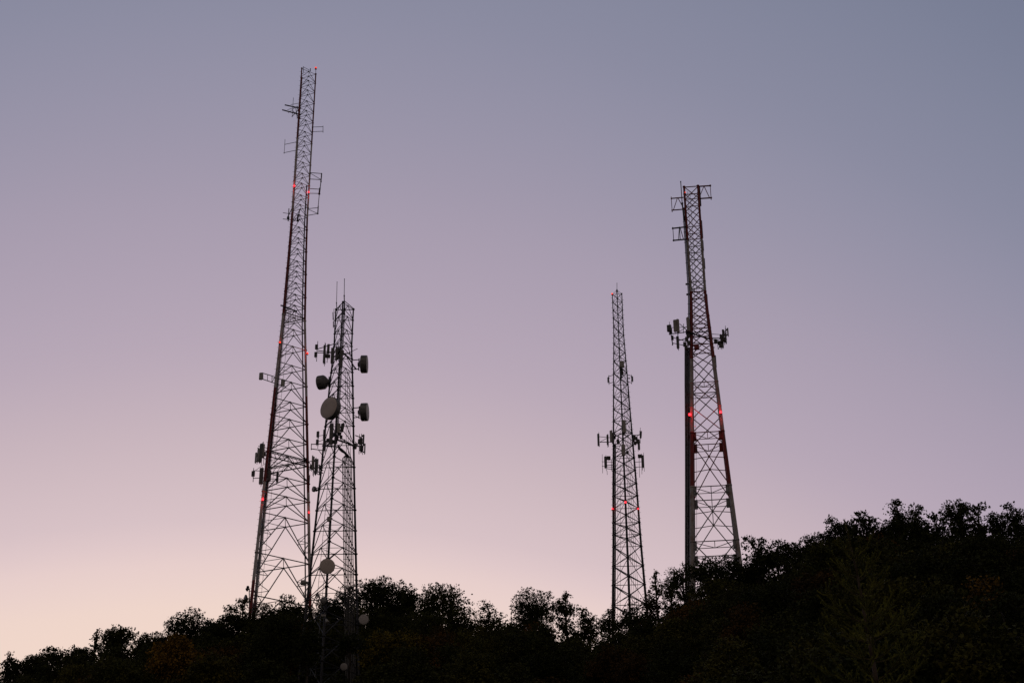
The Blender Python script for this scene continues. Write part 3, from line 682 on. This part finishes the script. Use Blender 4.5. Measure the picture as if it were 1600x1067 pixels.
radio(T4, 1045.6, 513, 6.5, 11, -2.2, -15, fa); radio(T4, 1047.8, 517, 5, 8, -2.0, 0, fa); panel(T4, 1054.7, 500, 518, 5.0, -2.2, -8, fa, PANEL); panel(T4, 1059.2, 499, 519, 4.6, -2.0, 6, fa, PANEL); panel(T4, 1075.3, 496.5, 517, 5.0, -1.6, -12, fa, PANEL, lean=.05)
panel(T4, 1059, 525.5, 544, 4.2, -1.5, -10, fa, DPANEL); radio(T4, 1050.5, 528, 4, 7, -1.8, 0, fa)
for (x, y) in ((1075, 524), (1073, 530), (1076, 536), (1070, 538), (1074, 519), (1072, 543)): radio(T4, x, y, 5, 7, -1.2, 10, fa)
mb = MB(); P = T4.pt(1088.5, 543, -1.2); mb.box(P, T4.ex * .28, T4.er * .2, Vector((0, 0, .22)), RED, .2); mb.box(P + Vector((-.15, 0, .3)), T4.ex * .3, T4.er * .05, Vector((0, 0, .05)), RED); mb.tube(P, T4.pt(1083, 546, -1.2), .06, RED); T4.part(mb, 'equipment_box')
fb = frame(T4, 'sector_mount', [(1108, 521.5, -.6, 1128, 523, .2, .03), (1110, 528, -.6, 1130, 528.5, .2, .05), (1111, 536.5, -.6, 1130, 536, .2, .055), (1133.3, 509, .3, 1134, 524, .3, .03), (1121, 530, 0, 1122, 545, 0, .035), (1124, 540, 0, 1123, 545, 0, .03), (1128, 523, .2, 1137, 513, .3, .05), (1112, 540, -.6, 1116, 543, -.5, .04), (1113, 529, -.5, 1127, 541, .1, .04), (1113, 538, -.5, 1128, 527, .2, .04), (1126, 522, .2, 1126, 541, .2, .05), (1128, 536, .2, 1135, 530, .3, .05)],
      label='dark panel antennas right of the mid section')
panel(T4, 1137.3, 513.5, 524.5, 3.2, .4, 65, fb, PANEL); panel(T4, 1130.5, 515, 526, 3.0, .3, 40, fb, DPANEL); panel(T4, 1129, 526, 543, 3.2, .2, 40, fb, DPANEL); panel(T4, 1134, 520, 536, 3.0, .3, 55, fb, DPANEL)
for (x, y) in ((1127, 526), (1128, 532), (1124.5, 536), (1131, 530), (1126, 540), (1118, 533)): radio(T4, x, y, 4.5, 6.5, .1, 30, fb)
fb = frame(T4, 'antenna_bracket', [(1114, 556, -.9, 1117, 556, -.7, .05), (1116, 572, -.9, 1119, 572, -.7, .05), (1115.5, 551, -.8, 1118, 578, -.8, .04)])
panel(T4, 1117.3, 555, 574, 3.8, -.9, 30, fb, DPANEL, pole=False)
# strips hung along the right side of the upper section, two small side lamps on the left
mb = MB()
for (x, a, b) in ((1092.5, 293, 322), (1095.5, 345, 372), (1097.5, 376, 392), (1099.7, 404, 420), (1103.7, 460, 475), (1105, 476, 490)):
    mb.box(mid(T4.pt(x, a, -.6), T4.pt(x + (b - a) * .07, b, -.6)), T4.ex * .11, T4.er * .09, (T4.pt(x, a, -.6) - T4.pt(x + (b - a) * .07, b, -.6)) * .5, DARK, .2)
    mb.tube(T4.pt(x, a + 3, -.6), T4.pt(x - 3, a + 3, -.6), .04, DARK)
T4.part(mb, 'conduit_run')
for rw, x in ((444, 1073.8), (460, 1075)):
    mb = MB(); P = T4.pt(x, rw, -.9); mb.lathe(P, -T4.ex, [(-.25, .05), (0, .06), (.02, .12), (.16, .12), (.2, .06)], LAMPH, 10, True, True); T4.part(mb, 'side_marker_lamp')
for q in range(7):
    mb = MB(); mb.path([T4.leg(0, T4.zrow(r_)) + T4.er * (.25 + .05 * (q % 2) + .12 * T4.side(T4.zrow(r_))) - T4.ex * (.15 + .095 * q) for r_ in list(range(545, 960, 12))], .05, (CABLE, CABLE, DARK)[q % 3], 5); T4.part(mb, 'feeder_cable')
for q in range(3):
    mb = MB(); mb.path([T4.leg(0, T4.zrow(r_)) - T4.er * .1 - T4.ex * (.14 + .085 * q) for r_ in list(range(330, 545, 12))], .04, (CABLE, DARK)[q % 2], 5); T4.part(mb, 'feeder_cable')
mb = MB()
for r_ in range(350, 960, 16): a = T4.leg(0, T4.zrow(r_)) + T4.er * .2; mb.tube(a, a - T4.ex * (.75 if r_ > 545 else .42), .03, DARK, None, 4)
T4.part(mb, 'cable_hangers')
mb = MB()
mb.path([T4.leg(0, T4.zrow(r_)) + T4.ex * (.30 + .04 * T4.side(T4.zrow(r_))) + T4.er * .6 for r_ in range(300, 960, 15)], .018, STEEL, 4)
mb.path([T4.leg(0, T4.zrow(r_)) + T4.ex * (.60 + .04 * T4.side(T4.zrow(r_))) + T4.er * .6 for r_ in range(300, 480, 15)], .018, STEEL, 4)
for r_ in range(302, 480, 6): a = T4.leg(0, T4.zrow(r_)) + T4.ex * (.30 + .04 * T4.side(T4.zrow(r_))) + T4.er * .6; mb.tube(a, a + T4.ex * .3, .012, STEEL, None, 4)
T4.part(mb, 'climbing_ladder')

# ================================================================== TREES
def leaf_quad(mb, p, s, rng, M):
    a = Vector((rng.gauss(0, 1), rng.gauss(0, 1), rng.gauss(0, 1))).normalized()
    b = a.cross(Vector((rng.gauss(0, 1), rng.gauss(0, 1), rng.gauss(0, 1)))).normalized()
    i = len(mb.v); L = s * rng.uniform(.65, 1.3); W = L * rng.uniform(.45, .75)
    mb.v += [p - a * L * .5, p + b * W * .5 + a * L * .08, p + a * L * .5, p - b * W * .5 + a * L * .05]
    mb.f.append((i, i + 1, i + 2, i + 3))
def make_tree(h, w, hc, seed, M, leaf=.235, dens=1.0, lobes=14, sparse=0.0, style='dome', bark=BARK):
    """returns (trunk mesh, crown mesh) in local coordinates; hc = crown height, w = crown width"""
    rng = random.Random(seed); leaf *= rng.uniform(.8, 1.15)
    tb = MB(); cb = MB(); cb.mi(M)
    R = w / 2; zc = h - hc / 2
    cents = []
    nl = max(lobes, int(7 + 6 * hc / w)) if sparse < .5 else lobes
    for k in range(nl):
        for _ in range(25):
            if style == 'cone':
                t = (k + rng.random()) / nl; zz = h - hc * t; rr = R * (.05 + .75 * t ** .8) * math.sqrt(rng.random()); an = rng.uniform(0, 2 * PI)
                lr = R * rng.uniform(.26, .36) * (.55 + .7 * t); c = Vector((rr * math.cos(an), rr * math.sin(an), zz - lr))
            else:
                u = Vector((rng.gauss(0, 1), rng.gauss(0, 1), rng.gauss(.2, 1))).normalized(); q = rng.uniform(.25, 1.0)
                lr = R * rng.uniform(.26, .44)
                c = Vector((u.x * (R - lr) * q, u.y * (R - lr) * q, zc + u.z * (hc / 2 - lr * .8) * q))
            if all((c - o).length > .75 * min(lr, _r) for o, _r in cents): break
        cents.append((c, lr))
    if style != 'cone':
        dz = h - max(c.z + lr * .88 for c, lr in cents)
        for c, lr in cents: c.z += dz
    # trunk and limbs
    bend = Vector((rng.uniform(-.3, .3), rng.uniform(-.3, .3), 0)); r0 = .09 + .011 * h
    ax = [Vector((0, 0, -.4)) + bend * 0, Vector((0, 0, h * .3)) + bend * .5, Vector((0, 0, h * .6)) - bend * .4, Vector((0, 0, h - hc * .25)) + bend * .6]
    tb.path(ax, r0, bark, 7, r0 * .22)
    for c, lr in cents:
        zs = max(h * .25, min(h - hc * .3, c.z - rng.uniform(.5, 1.3) * math.hypot(c.x, c.y)))
        a = Vector((0, 0, zs)); mdl = a.lerp(c, .5) + Vector((rng.uniform(-.2, .2), rng.uniform(-.2, .2), rng.uniform(-.1, .35)))
        tb.path([a, mdl, c], r0 * .36, bark, 5, .03)
        for _ in range(4):
            u = Vector((rng.gauss(0, 1), rng.gauss(0, 1), rng.gauss(.3, .8))).normalized()
            tb.tube(c.lerp(mdl, rng.uniform(0, .4)), c + u * lr * rng.uniform(.8, 1.15), .026, bark, .010, 4, False)
    # leaves: clumps of twigs in every lobe, a few sprigs reaching past its edge
    for c, lr in cents:
        nt_ = int(dens * (lr / leaf) ** 2 * 3.6) + 4
        for _ in range(nt_):
            u = Vector((rng.gauss(0, 1), rng.gauss(0, 1), rng.gauss(.1, 1))).normalized()
            q = rng.random() ** .45 * (1.0 if rng.random() > .12 else rng.uniform(1.0, 1.14))
            tp = c + Vector((u.x * lr * q * 1.1, u.y * lr * q * 1.1, u.z * lr * q * .85))
            if tp.z > h: tp.z = h - rng.uniform(0, .4)
            if q > .93: tb.tube(c + (tp - c) * .45, tp + (tp - c) * .08, .014, bark, .006, 3, False)
            for _k in range(rng.randint(3, 6)):
                leaf_quad(cb, tp + Vector((rng.uniform(-1, 1), rng.uniform(-1, 1), rng.uniform(-.8, .8))) * leaf * .85, leaf, rng, M)
    if sparse < .5:                                # thin inner foliage
        for _ in range(int(dens * w * hc / leaf ** 2 * .55)):
            gz = lambda: max(-1.5, min(1.5, rng.gauss(0, 1)))
            u = Vector((gz() * .33 * R, gz() * .33 * R, zc - hc * .06 + gz() * .22 * hc))
            leaf_quad(cb, u, leaf * 1.15, rng, M)
    n = len(cb.f); cb.m = [0] * n; cb.sm = [False] * n
    return tb, cb
def place_tree(name, px, py, Y, wpx, hcpx, seed, M, label, group=None, minh=6.0, **kw):
    P = at(px, py, Y); k = ppm(P); e = math.atan2(P.z - 1.6, P.y)
    zg = tz(P.x, P.y); h = P.z - zg
    if h < minh: print('LOW TREE', label, round(h, 1))
    if h > 19: print('TALL TREE', label, round(h, 1))
    h = max(h, 2.0)
    t = thing(name, Vector((P.x, P.y, zg)), label, 'tree', group)
    tb, cb = make_tree(h, wpx / k, min(h * .85, hcpx / k / math.cos(e)), seed, M, **kw)
    tb.build('trunk', t); cb.build('crown', t)
    return t
G1 = 'trees along the skyline'
def Yr(px): return lerp(px, [(900, 165), (1300, 131)])
SKY = [ # px, top, width, crown height, extra depth, material, label, kwargs
 (15, 1011, 20, 40, 0, L_RUST, 'wispy bare-twigged sapling poking up at the left edge of the ridge', dict(dens=.35, sparse=1, lobes=7, leaf=.2)),
 (28, 1022, 52, 60, -2, L_DARK, 'low dark tree at the bottom left corner beneath the wispy sapling', {}),
 (62, 1014, 52, 55, 1, L_DARK, 'low rounded tree second along the left end of the skyline', {}),
 (97, 998, 54, 60, 0, L_DARK, 'airy tree with sky showing through, third from the left end of the ridge', dict(dens=.6)),
 (128, 1003, 40, 60, -2, L_DARK, 'small dark treetop left of the narrow cone-shaped one', {}),
 (152, 981, 32, 75, 0, L_DARK, 'narrow pointed treetop at the left, beside a dense domed tree', dict(style='cone', dens=.8)),
 (187, 977, 52, 75, 0, L_DARK, 'dense domed tree standing up from the left part of the ridge', dict(dens=1.2)),
 (226, 988, 26, 60, 2, L_DARK, 'small treetop between the dense dome and the orange tree', {}),
 (258, 987, 66, 60, 0, L_DARK, 'low flat-topped dark tree just behind the orange tree', {}),
 (302, 955, 78, 70, 1, L_DARK, 'broad lacy tree above the orange tree, left of the tallest mast', dict(dens=.6, lobes=18)),
 (342, 962, 50, 70, -3, L_DARK, 'dark crown filling the step up towards the foot of the tallest mast', {}),
 (374, 948, 62, 80, 0, L_DARK, 'dense dark tree directly below the small dish at the mast foot', dict(dens=1.2)),
 (382, 932, 34, 30, 3, L_DARK, 'thin leafy spray beside the small dark dish', dict(dens=.35, sparse=1, lobes=6, leaf=.22)),
 (412, 942, 50, 80, -4, L_DARK, 'dark crown covering the left foot of the tallest mast', {}),
 (442, 929, 62, 80, -3, L_DARK, 'tree between the legs of the tallest mast', dict(dens=.9)),
 (476, 937, 44, 80, 3, L_DARK, 'dark crown covering the right foot of the tallest mast', dict(dens=.9)),
 (515, 930, 52, 90, 6, L_DARK, 'tree behind the middle leg of the dish tower', {}),
 (545, 917, 56, 100, 5, L_DARK, 'tree behind the cable ladder of the dish tower', {}),
 (600, 903, 98, 110, 4, L_DARK, 'large dense domed tree right of the dish tower, highest in the middle ridge', dict(lobes=20)),
 (640, 918, 44, 90, 2, L_DARK, 'right shoulder crown of the large domed tree by the dish tower', dict(dens=.8)),
 (708, 913, 96, 110, 0, L_MID, 'airy spreading tree in the middle ridge with a lacy top', dict(dens=.55, lobes=20)),
 (672, 926, 44, 90, 2, L_DARK, 'small ragged tree between the domed tree and the lacy one', dict(dens=.7)),
 (765, 937, 46, 90, 2, L_MID, 'low tree between the lacy tree and the rounded one in the middle', dict(dens=.7)),
 (826, 917, 78, 105, 0, L_DARK, 'rounded two-lobed tree standing alone in the middle of the ridge', dict(dens=.85, lobes=18)),
 (884, 935, 50, 80, 1, L_MID, 'ragged tree with thin twigs on top, between the rounded tree and the thin tower', dict(dens=.6)),
 (884, 923, 26, 24, 2, L_RUST, 'bare twigs reaching above the ragged tree in the middle', dict(dens=.12, sparse=1, lobes=9, leaf=.17)),
 (921, 952, 48, 70, 0, L_DARK, 'low tree in the dip left of the thin dark tower', dict(dens=.8)),
 (952, 950, 40, 70, 3, L_DARK, 'small tree covering the left foot of the thin dark tower', dict(dens=.8)),
 (985, 939, 54, 80, 2, L_DARK, 'tree in front of the feet of the thin dark tower', dict(dens=.85)),
 (1014, 925, 34, 70, 0, L_RUST, 'reddish brown tree against the right leg of the thin dark tower', dict(dens=.8)),
 (1024, 890, 34, 42, 0, L_MID, 'tall wispy treetop between the two right towers', dict(dens=.5, style='cone', lobes=12, leaf=.2)),
 (1046, 903, 34, 60, 2, L_MID, 'loose leafy tree just left of the stout red tower', dict(dens=.5)),
 (1066, 877, 42, 90, 0, L_MID, 'airy tall tree overlapping the left legs of the stout red tower', dict(dens=.55)),
 (1102, 868, 66, 100, -3, L_DARK, 'tree in front of the stout red tower, between its legs', dict(dens=.75, lobes=16)),
 (1142, 866, 58, 100, -3, L_DARK, 'tree covering the right foot of the stout red tower', dict(dens=.95)),
 (1180, 835, 58, 100, 0, L_DARK, 'tree rising just right of the stout red tower', dict(dens=.9)),
 (1212, 845, 44, 90, 2, L_DARK, 'dark crown second to the right of the stout red tower', {}),
 (1243, 839, 58, 90, 0, L_DARK, 'wide dark crown before the step in the right ridge', dict(dens=1.1)),
 (1274, 833, 46, 90, 3, L_DARK, 'dark crown left of the tip of the spruce', {}),
 (1306, 806, 54, 100, 0, L_DARK, 'dense crown behind the tip of the spruce', dict(dens=1.2)),
 (1350, 795, 74, 110, 2, L_DARK, 'broad dense crown right of the tip of the spruce', dict(dens=1.2, lobes=18)),
 (1399, 778, 74, 70, 0, L_DARK, 'spiky pointed treetop, highest point on the right ridge', dict(style='cone', dens=1.1)),
 (1430, 789, 56, 110, 2, L_DARK, 'dense crown right of the spiky pointed treetop', dict(dens=1.1)),
 (1462, 801, 46, 100, 0, L_DARK, 'lower crown in the notch of the right ridge', {}),
 (1497, 780, 54, 110, 2, L_DARK, 'tall loose crown third from the right edge', dict(dens=.85)),
 (1524, 783, 40, 110, 0, L_DARK, 'upright crown second from the right edge, sky through its leaves', dict(dens=.8)),
 (1556, 796, 46, 100, 2, L_DARK, 'ragged crown in the dip near the right edge', dict(dens=.75)),
 (1581, 784, 38, 100, 0, L_DARK, 'upright treetop at the right edge of the photo', dict(dens=.85)),
 (1610, 795, 52, 100, 2, L_DARK, 'dark crown cut by the right edge of the photo', {}),
]
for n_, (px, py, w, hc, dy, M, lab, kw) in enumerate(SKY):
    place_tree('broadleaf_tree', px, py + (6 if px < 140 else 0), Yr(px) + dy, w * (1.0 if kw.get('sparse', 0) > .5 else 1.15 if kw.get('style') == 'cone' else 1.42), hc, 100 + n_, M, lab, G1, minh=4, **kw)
# coloured trees of the slope, each one of its own
SLOPE = [
 (278, 988, 110, 100, 138, L_ORANGE, 'orange autumn tree on the dark slope at the lower left', dict(lobes=22, dens=.9)),
 (615, 982, 120, 100, 140, L_OLIVE, 'olive yellow tree right of the lower dishes', dict(lobes=22, dens=.7)),
 (335, 1022, 110, 80, 122, L_OLIVE, 'dull olive tree below and right of the orange one', dict(lobes=18)),
 (690, 975, 60, 90, 148, L_RUST, 'rust brown tree below the lacy tree of the middle ridge', dict(dens=.8)),
 (1160, 940, 110, 120, 100, L_RUST, 'brownish tree on the slope below the stout red tower', dict(lobes=18)),
 (1535, 893, 74, 90, 86, L_ORANGE, 'small orange tree among dark trees at far right', dict(dens=.45, lobes=16)),
 (1470, 908, 110, 110, 89, L_MID, 'dull green rounded tree left of the small orange tree', dict(lobes=18)),
 (1585, 1032, 90, 70, 77, L_RUST, 'rust brown tree in the bottom right corner', dict(lobes=16)),
 (735, 1015, 110, 90, 124, L_MID, 'dull green tree at the bottom below the lacy tree', dict(lobes=18)),
 (440, 955, 110, 110, 142, L_DARK, 'broad dark tree in front of the left leg of the dish tower', dict(lobes=22, dens=1.2)),
 (190, 1025, 120, 80, 130, L_MID, 'dull green tree left of the orange one', dict(lobes=18)),
 (549, 984, 66, 46, 141, L_DARK, 'thin dark tree partly hiding the cable ladder of the dish tower above its lowest dish', dict(dens=.55)),
 (484, 968, 62, 100, 140, L_DARK, 'dark tree hiding the lower left leg of the dish tower', dict(dens=1.1)),
 (960, 1005, 100, 90, 130, L_RUST, 'dark rusty tree below the thin dark tower', dict(lobes=16)),
]
for n_, (px, py, w, hc, Y, M, lab, kw) in enumerate(SLOPE):
    place_tree('broadleaf_tree', px, py, Y, w, hc, 300 + n_, M, lab, None, minh=4, **kw)
# dark mass of the wood: copies of six prototype trees
protos = []
def copy_tree(t):
    c = t.copy(); C.objects.link(c)
    for ch in t.children:
        d = ch.copy(); C.objects.link(d); d.parent = c
    return c
LABF = 'dark shapeless tree in the shaded wood, not told apart from its neighbours'
rng = random.Random(7)
slots = []
for rowi, (dyr, top0) in enumerate(((6, 0), (-6, 6), (-14, 40), (-22, 62), (-30, 88), (-40, 118), (13, 14), (-54, 150), (-68, 185))):
    px = -190 + (rowi % 2) * 28
    while px < 1830:
        skyl = lerp(px, [(0, 1030), (100, 1002), (185, 985), (300, 962), (390, 948), (450, 940), (520, 932), (600, 910), (700, 920), (765, 940), (830, 922), (920, 952), (985, 942), (1050, 908), (1100, 876), (1180, 848), (1250, 843), (1310, 812), (1400, 790), (1500, 788), (1600, 795)])
        Y = Yr(px) + dyr + rng.uniform(-2, 2); top = skyl + top0 + (rng.uniform(-10, 14) if px < 1120 else rng.uniform(-18, 26)) + (lerp(px, [(560, 24), (670, 44), (1060, 44), (1120, 34), (1600, 40)]) if top0 < 20 else 0)
        if top < 1085 and not (462 < px < 606 and Y < 156):
            slots.append((px, top, Y))
        elif 455 < px < 610 and top < 1085 and Y < 140 and top > 1020: slots.append((px, max(top, 1046), Y))
        px += rng.uniform(44, 66) * (1.0 + rowi * .06)
slots += [(x_, y_, 157.5) for x_, y_ in ((502, 985), (524, 1000), (546, 985), (568, 1002), (590, 985))]
print('fill trees', len(slots))
first = []
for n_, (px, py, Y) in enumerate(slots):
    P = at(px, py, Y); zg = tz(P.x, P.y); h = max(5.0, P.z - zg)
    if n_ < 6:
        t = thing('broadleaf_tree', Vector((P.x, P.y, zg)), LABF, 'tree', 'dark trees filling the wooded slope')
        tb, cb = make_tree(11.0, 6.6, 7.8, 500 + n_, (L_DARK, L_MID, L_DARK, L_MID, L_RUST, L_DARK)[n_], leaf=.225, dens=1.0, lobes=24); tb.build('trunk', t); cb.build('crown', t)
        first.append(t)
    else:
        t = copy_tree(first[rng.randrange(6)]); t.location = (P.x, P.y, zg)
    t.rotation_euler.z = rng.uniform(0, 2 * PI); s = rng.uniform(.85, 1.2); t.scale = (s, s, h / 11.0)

# ---- spruce in the near right foreground
def spruce(px, py, Y, seed, label):
    rng = random.Random(seed); P = at(px, py, Y); zg = tz(P.x, P.y); H = P.z - zg
    t = thing('spruce_tree', Vector((P.x, P.y, zg)), label, 'tree')
    lean = Vector((.55, 0, 0))                             # lower stem stands to the right of the tip
    def stem(d): return Vector((lerp(d, [(0, 0), (1.2, .16), (3.8, .34), (H, .4)]), 0, H - d))
    tb = MB(); pts = [stem(H - H * k / 20) for k in range(21)]
    tb.path(pts, .17, SBARK, 8, .012)
    cb = MB(); cb.mi(NEEDLE)
    def needles(a, b, dens, ln):
        d = b - a; L = d.length
        if L < 1e-4: return
        d = d.normalized(); x = d.cross(Vector((0, 0, 1)) if abs(d.z) < .9 else Vector((1, 0, 0))).normalized(); y = d.cross(x)
        for _ in range(int(L * dens)):
            p = a.lerp(b, rng.random()); an = rng.uniform(0, 2 * PI); o = x * math.cos(an) + y * math.sin(an)
            tip = p + (o * .85 + d * rng.uniform(.45, .9)) * ln * rng.uniform(.7, 1.15); sd = o.cross(d) * .0075
            i = len(cb.v); cb.v += [p - sd, p + sd, tip]; cb.f.append((i, i + 1, i + 2))
    needles(stem(0.95), stem(0.0), 650, .048)
    needles(stem(2.2), stem(0.95), 420, .045)
    d = .98
    while d < H - 1.5:
        vis = d < 5.2
        L = lerp(d, [(.9, .46), (2.0, .85), (3.0, 1.4), (4.2, 1.9), (8, 2.8), (14, 3.2)])
        nb = rng.randint(5, 6) if vis else 5; a0 = rng.uniform(0, 2 * PI)
        for b in range(nb):
            an = a0 + 2 * PI * b / nb + rng.uniform(-.3, .3); l = L * rng.uniform(.72, 1.12)
            h_ = Vector((math.cos(an), math.sin(an), 0)); s0 = stem(d + rng.uniform(-.08, .08))
            up = l * lerp(d, [(0, 1.05), (1.2, 1.0), (2, .80), (3, .55), (4.5, .38), (9, -.05)]) * rng.uniform(.85, 1.15)
            c = [s0 + h_ * l * (q - .10 * q * q) + Vector((0, 0, up * (.35 * q + .65 * q ** 2.2))) for q in (0, .2, .4, .6, .8, 1.0)]
            tb.path(c, .016 if vis else .03, SBARK, 5, .005)
            for k_, (u, v) in enumerate(zip(c, c[1:])): needles(u, v, (300 + 90 * k_) if vis else 60, .036 + .003 * k_)
            ns = int(l * (9.5 if vis else 4))
            for k in range(ns):                            # side shoots in flat sprays, the outer ones turned up
                q = rng.uniform(.2, .95); i = min(4, int(q * 5)); p = c[i].lerp(c[i + 1], q * 5 - i)
                tg = (c[i + 1] - c[i]).normalized(); sdv = h_.cross(Vector((0, 0, 1))) * rng.choice((-1, 1))
                sl = rng.uniform(.22, .46) * (.6 + .4 * min(1, l))
                dr = (sdv * rng.uniform(.45, .8) + tg * rng.uniform(.6, .9) + Vector((0, 0, rng.uniform(-.1, .3)))).normalized()
                e_ = p + dr * sl * .6; e2 = e_ + (dr + Vector((0, 0, rng.uniform(.05, .5)))).normalized() * sl * .5
                tb.tube(p, e_, .007, SBARK, .005, 4, False)
                needles(p, e_, 330 if vis else 60, .035); needles(e_, e2, 480 if vis else 60, .037)
        d += lerp(d, [(0, .50), (3, .46), (6, .6)]) * rng.uniform(.85, 1.15)
    n = len(cb.f); cb.m = [0] * n; cb.sm = [False] * n
    tb.build('trunk', t); cb.build('crown', t)
    print('spruce H', H, len(cb.f))
    return t
spruce(1319, 812, 35, 11, 'young spruce with upswept shoots in the near right foreground')

# ================================================================== SKY AND LIGHT
def lin(c): return [((v / 255.0) / 12.92 if v <= 10 else (((v / 255.0) + .055) / 1.055) ** 2.4) for v in c]
W = bpy.data.worlds.new('World'); SC.world = W; W.use_nodes = True
nt = W.node_tree; nt.nodes.clear()
out = nt.nodes.new('ShaderNodeOutputWorld')
tc = nt.nodes.new('ShaderNodeTexCoord')
nrm = nt.nodes.new('ShaderNodeVectorMath'); nrm.operation = 'NORMALIZE'; nt.links.new(tc.outputs['Generated'], nrm.inputs[0])
sep = nt.nodes.new('ShaderNodeSeparateXYZ'); nt.links.new(nrm.outputs[0], sep.inputs[0])
def math_(op, a, b=None, c=None):
    n = nt.nodes.new('ShaderNodeMath'); n.operation = op
    for i, v in enumerate((a, b, c)):
        if v is None: continue
        if isinstance(v, (int, float)): n.inputs[i].default_value = v
        else: nt.links.new(v, n.inputs[i])
    return n.outputs[0]
AZ = math.radians(-8.0)                                     # azimuth of the after-glow
gx, gy = math.sin(AZ), math.cos(AZ)
u = math_('ADD', math_('MULTIPLY', sep.outputs[0], gx), math_('MULTIPLY', sep.outputs[1], gy))
hz = math_('SQRT', math_('MAXIMUM', math_('SUBTRACT', 1.0, math_('MULTIPLY', sep.outputs[2], sep.outputs[2])), 1e-4))
sv = math_('ADD', math_('ABSOLUTE', sep.outputs[2]), math_('MULTIPLY', math_('SUBTRACT', hz, u), 1.33))
rmp = nt.nodes.new('ShaderNodeValToRGB'); rmp.color_ramp.interpolation = 'B_SPLINE'
STOPS = [(.0, (250, 205, 160)), (.22, (247, 219, 196)), (.300, (238, 213, 203)), (.328, (230, 205, 203)), (.345, (217, 195, 199)), (.395, (201, 181, 188)), (.445, (183, 167, 183)),
         (.52, (166, 155, 173)), (.575, (151, 147, 167)), (.63, (138, 139, 160)), (.72, (121, 127, 149)), (.82, (108, 115, 139)), (1.2, (98, 97, 107)), (2.0, (116, 107, 104)), (3.1, (126, 112, 106))]
el = rmp.color_ramp.elements
for i, (p, c) in enumerate(STOPS):
    e = el[i] if i < 2 else el.new(p / 3.2)
    e.position = p / 3.2
for i, (p, c) in enumerate(STOPS):
    el[i].position = p / 3.2; el[i].color = lin(c) + [1]
nt.links.new(math_('MULTIPLY', sv, 1 / 3.2), rmp.inputs['Fac'])
bg = nt.nodes.new('ShaderNodeBackground'); nt.links.new(rmp.outputs['Color'], bg.inputs['Color']); bg.inputs['Strength'].default_value = 1.0
sky = nt.nodes.new('ShaderNodeTexSky'); sky.sky_type = 'NISHITA'; sky.sun_disc = False
sky.sun_elevation = math.radians(-4.0); sky.sun_rotation = AZ
bg2 = nt.nodes.new('ShaderNodeBackground'); nt.links.new(sky.outputs[0], bg2.inputs['Color']); bg2.inputs['Strength'].default_value = 0.05
ad = nt.nodes.new('ShaderNodeAddShader'); nt.links.new(bg.outputs[0], ad.inputs[0]); nt.links.new(bg2.outputs[0], ad.inputs[1])
nt.links.new(ad.outputs[0], out.inputs['Surface'])
sl = bpy.data.lights.new('sun', 'SUN'); so = bpy.data.objects.new('sun', sl); C.objects.link(so)
sl.energy = 0.03; sl.angle = math.radians(12); sl.color = (1, .62, .42)
dv = -Vector((gx * math.cos(.03), gy * math.cos(.03), math.sin(.03)))
so.rotation_euler = dv.to_track_quat('-Z', 'Y').to_euler()
SC.view_settings.view_transform = 'Standard'; SC.view_settings.look = 'None'
SC.view_settings.exposure = 0; SC.view_settings.gamma = 1
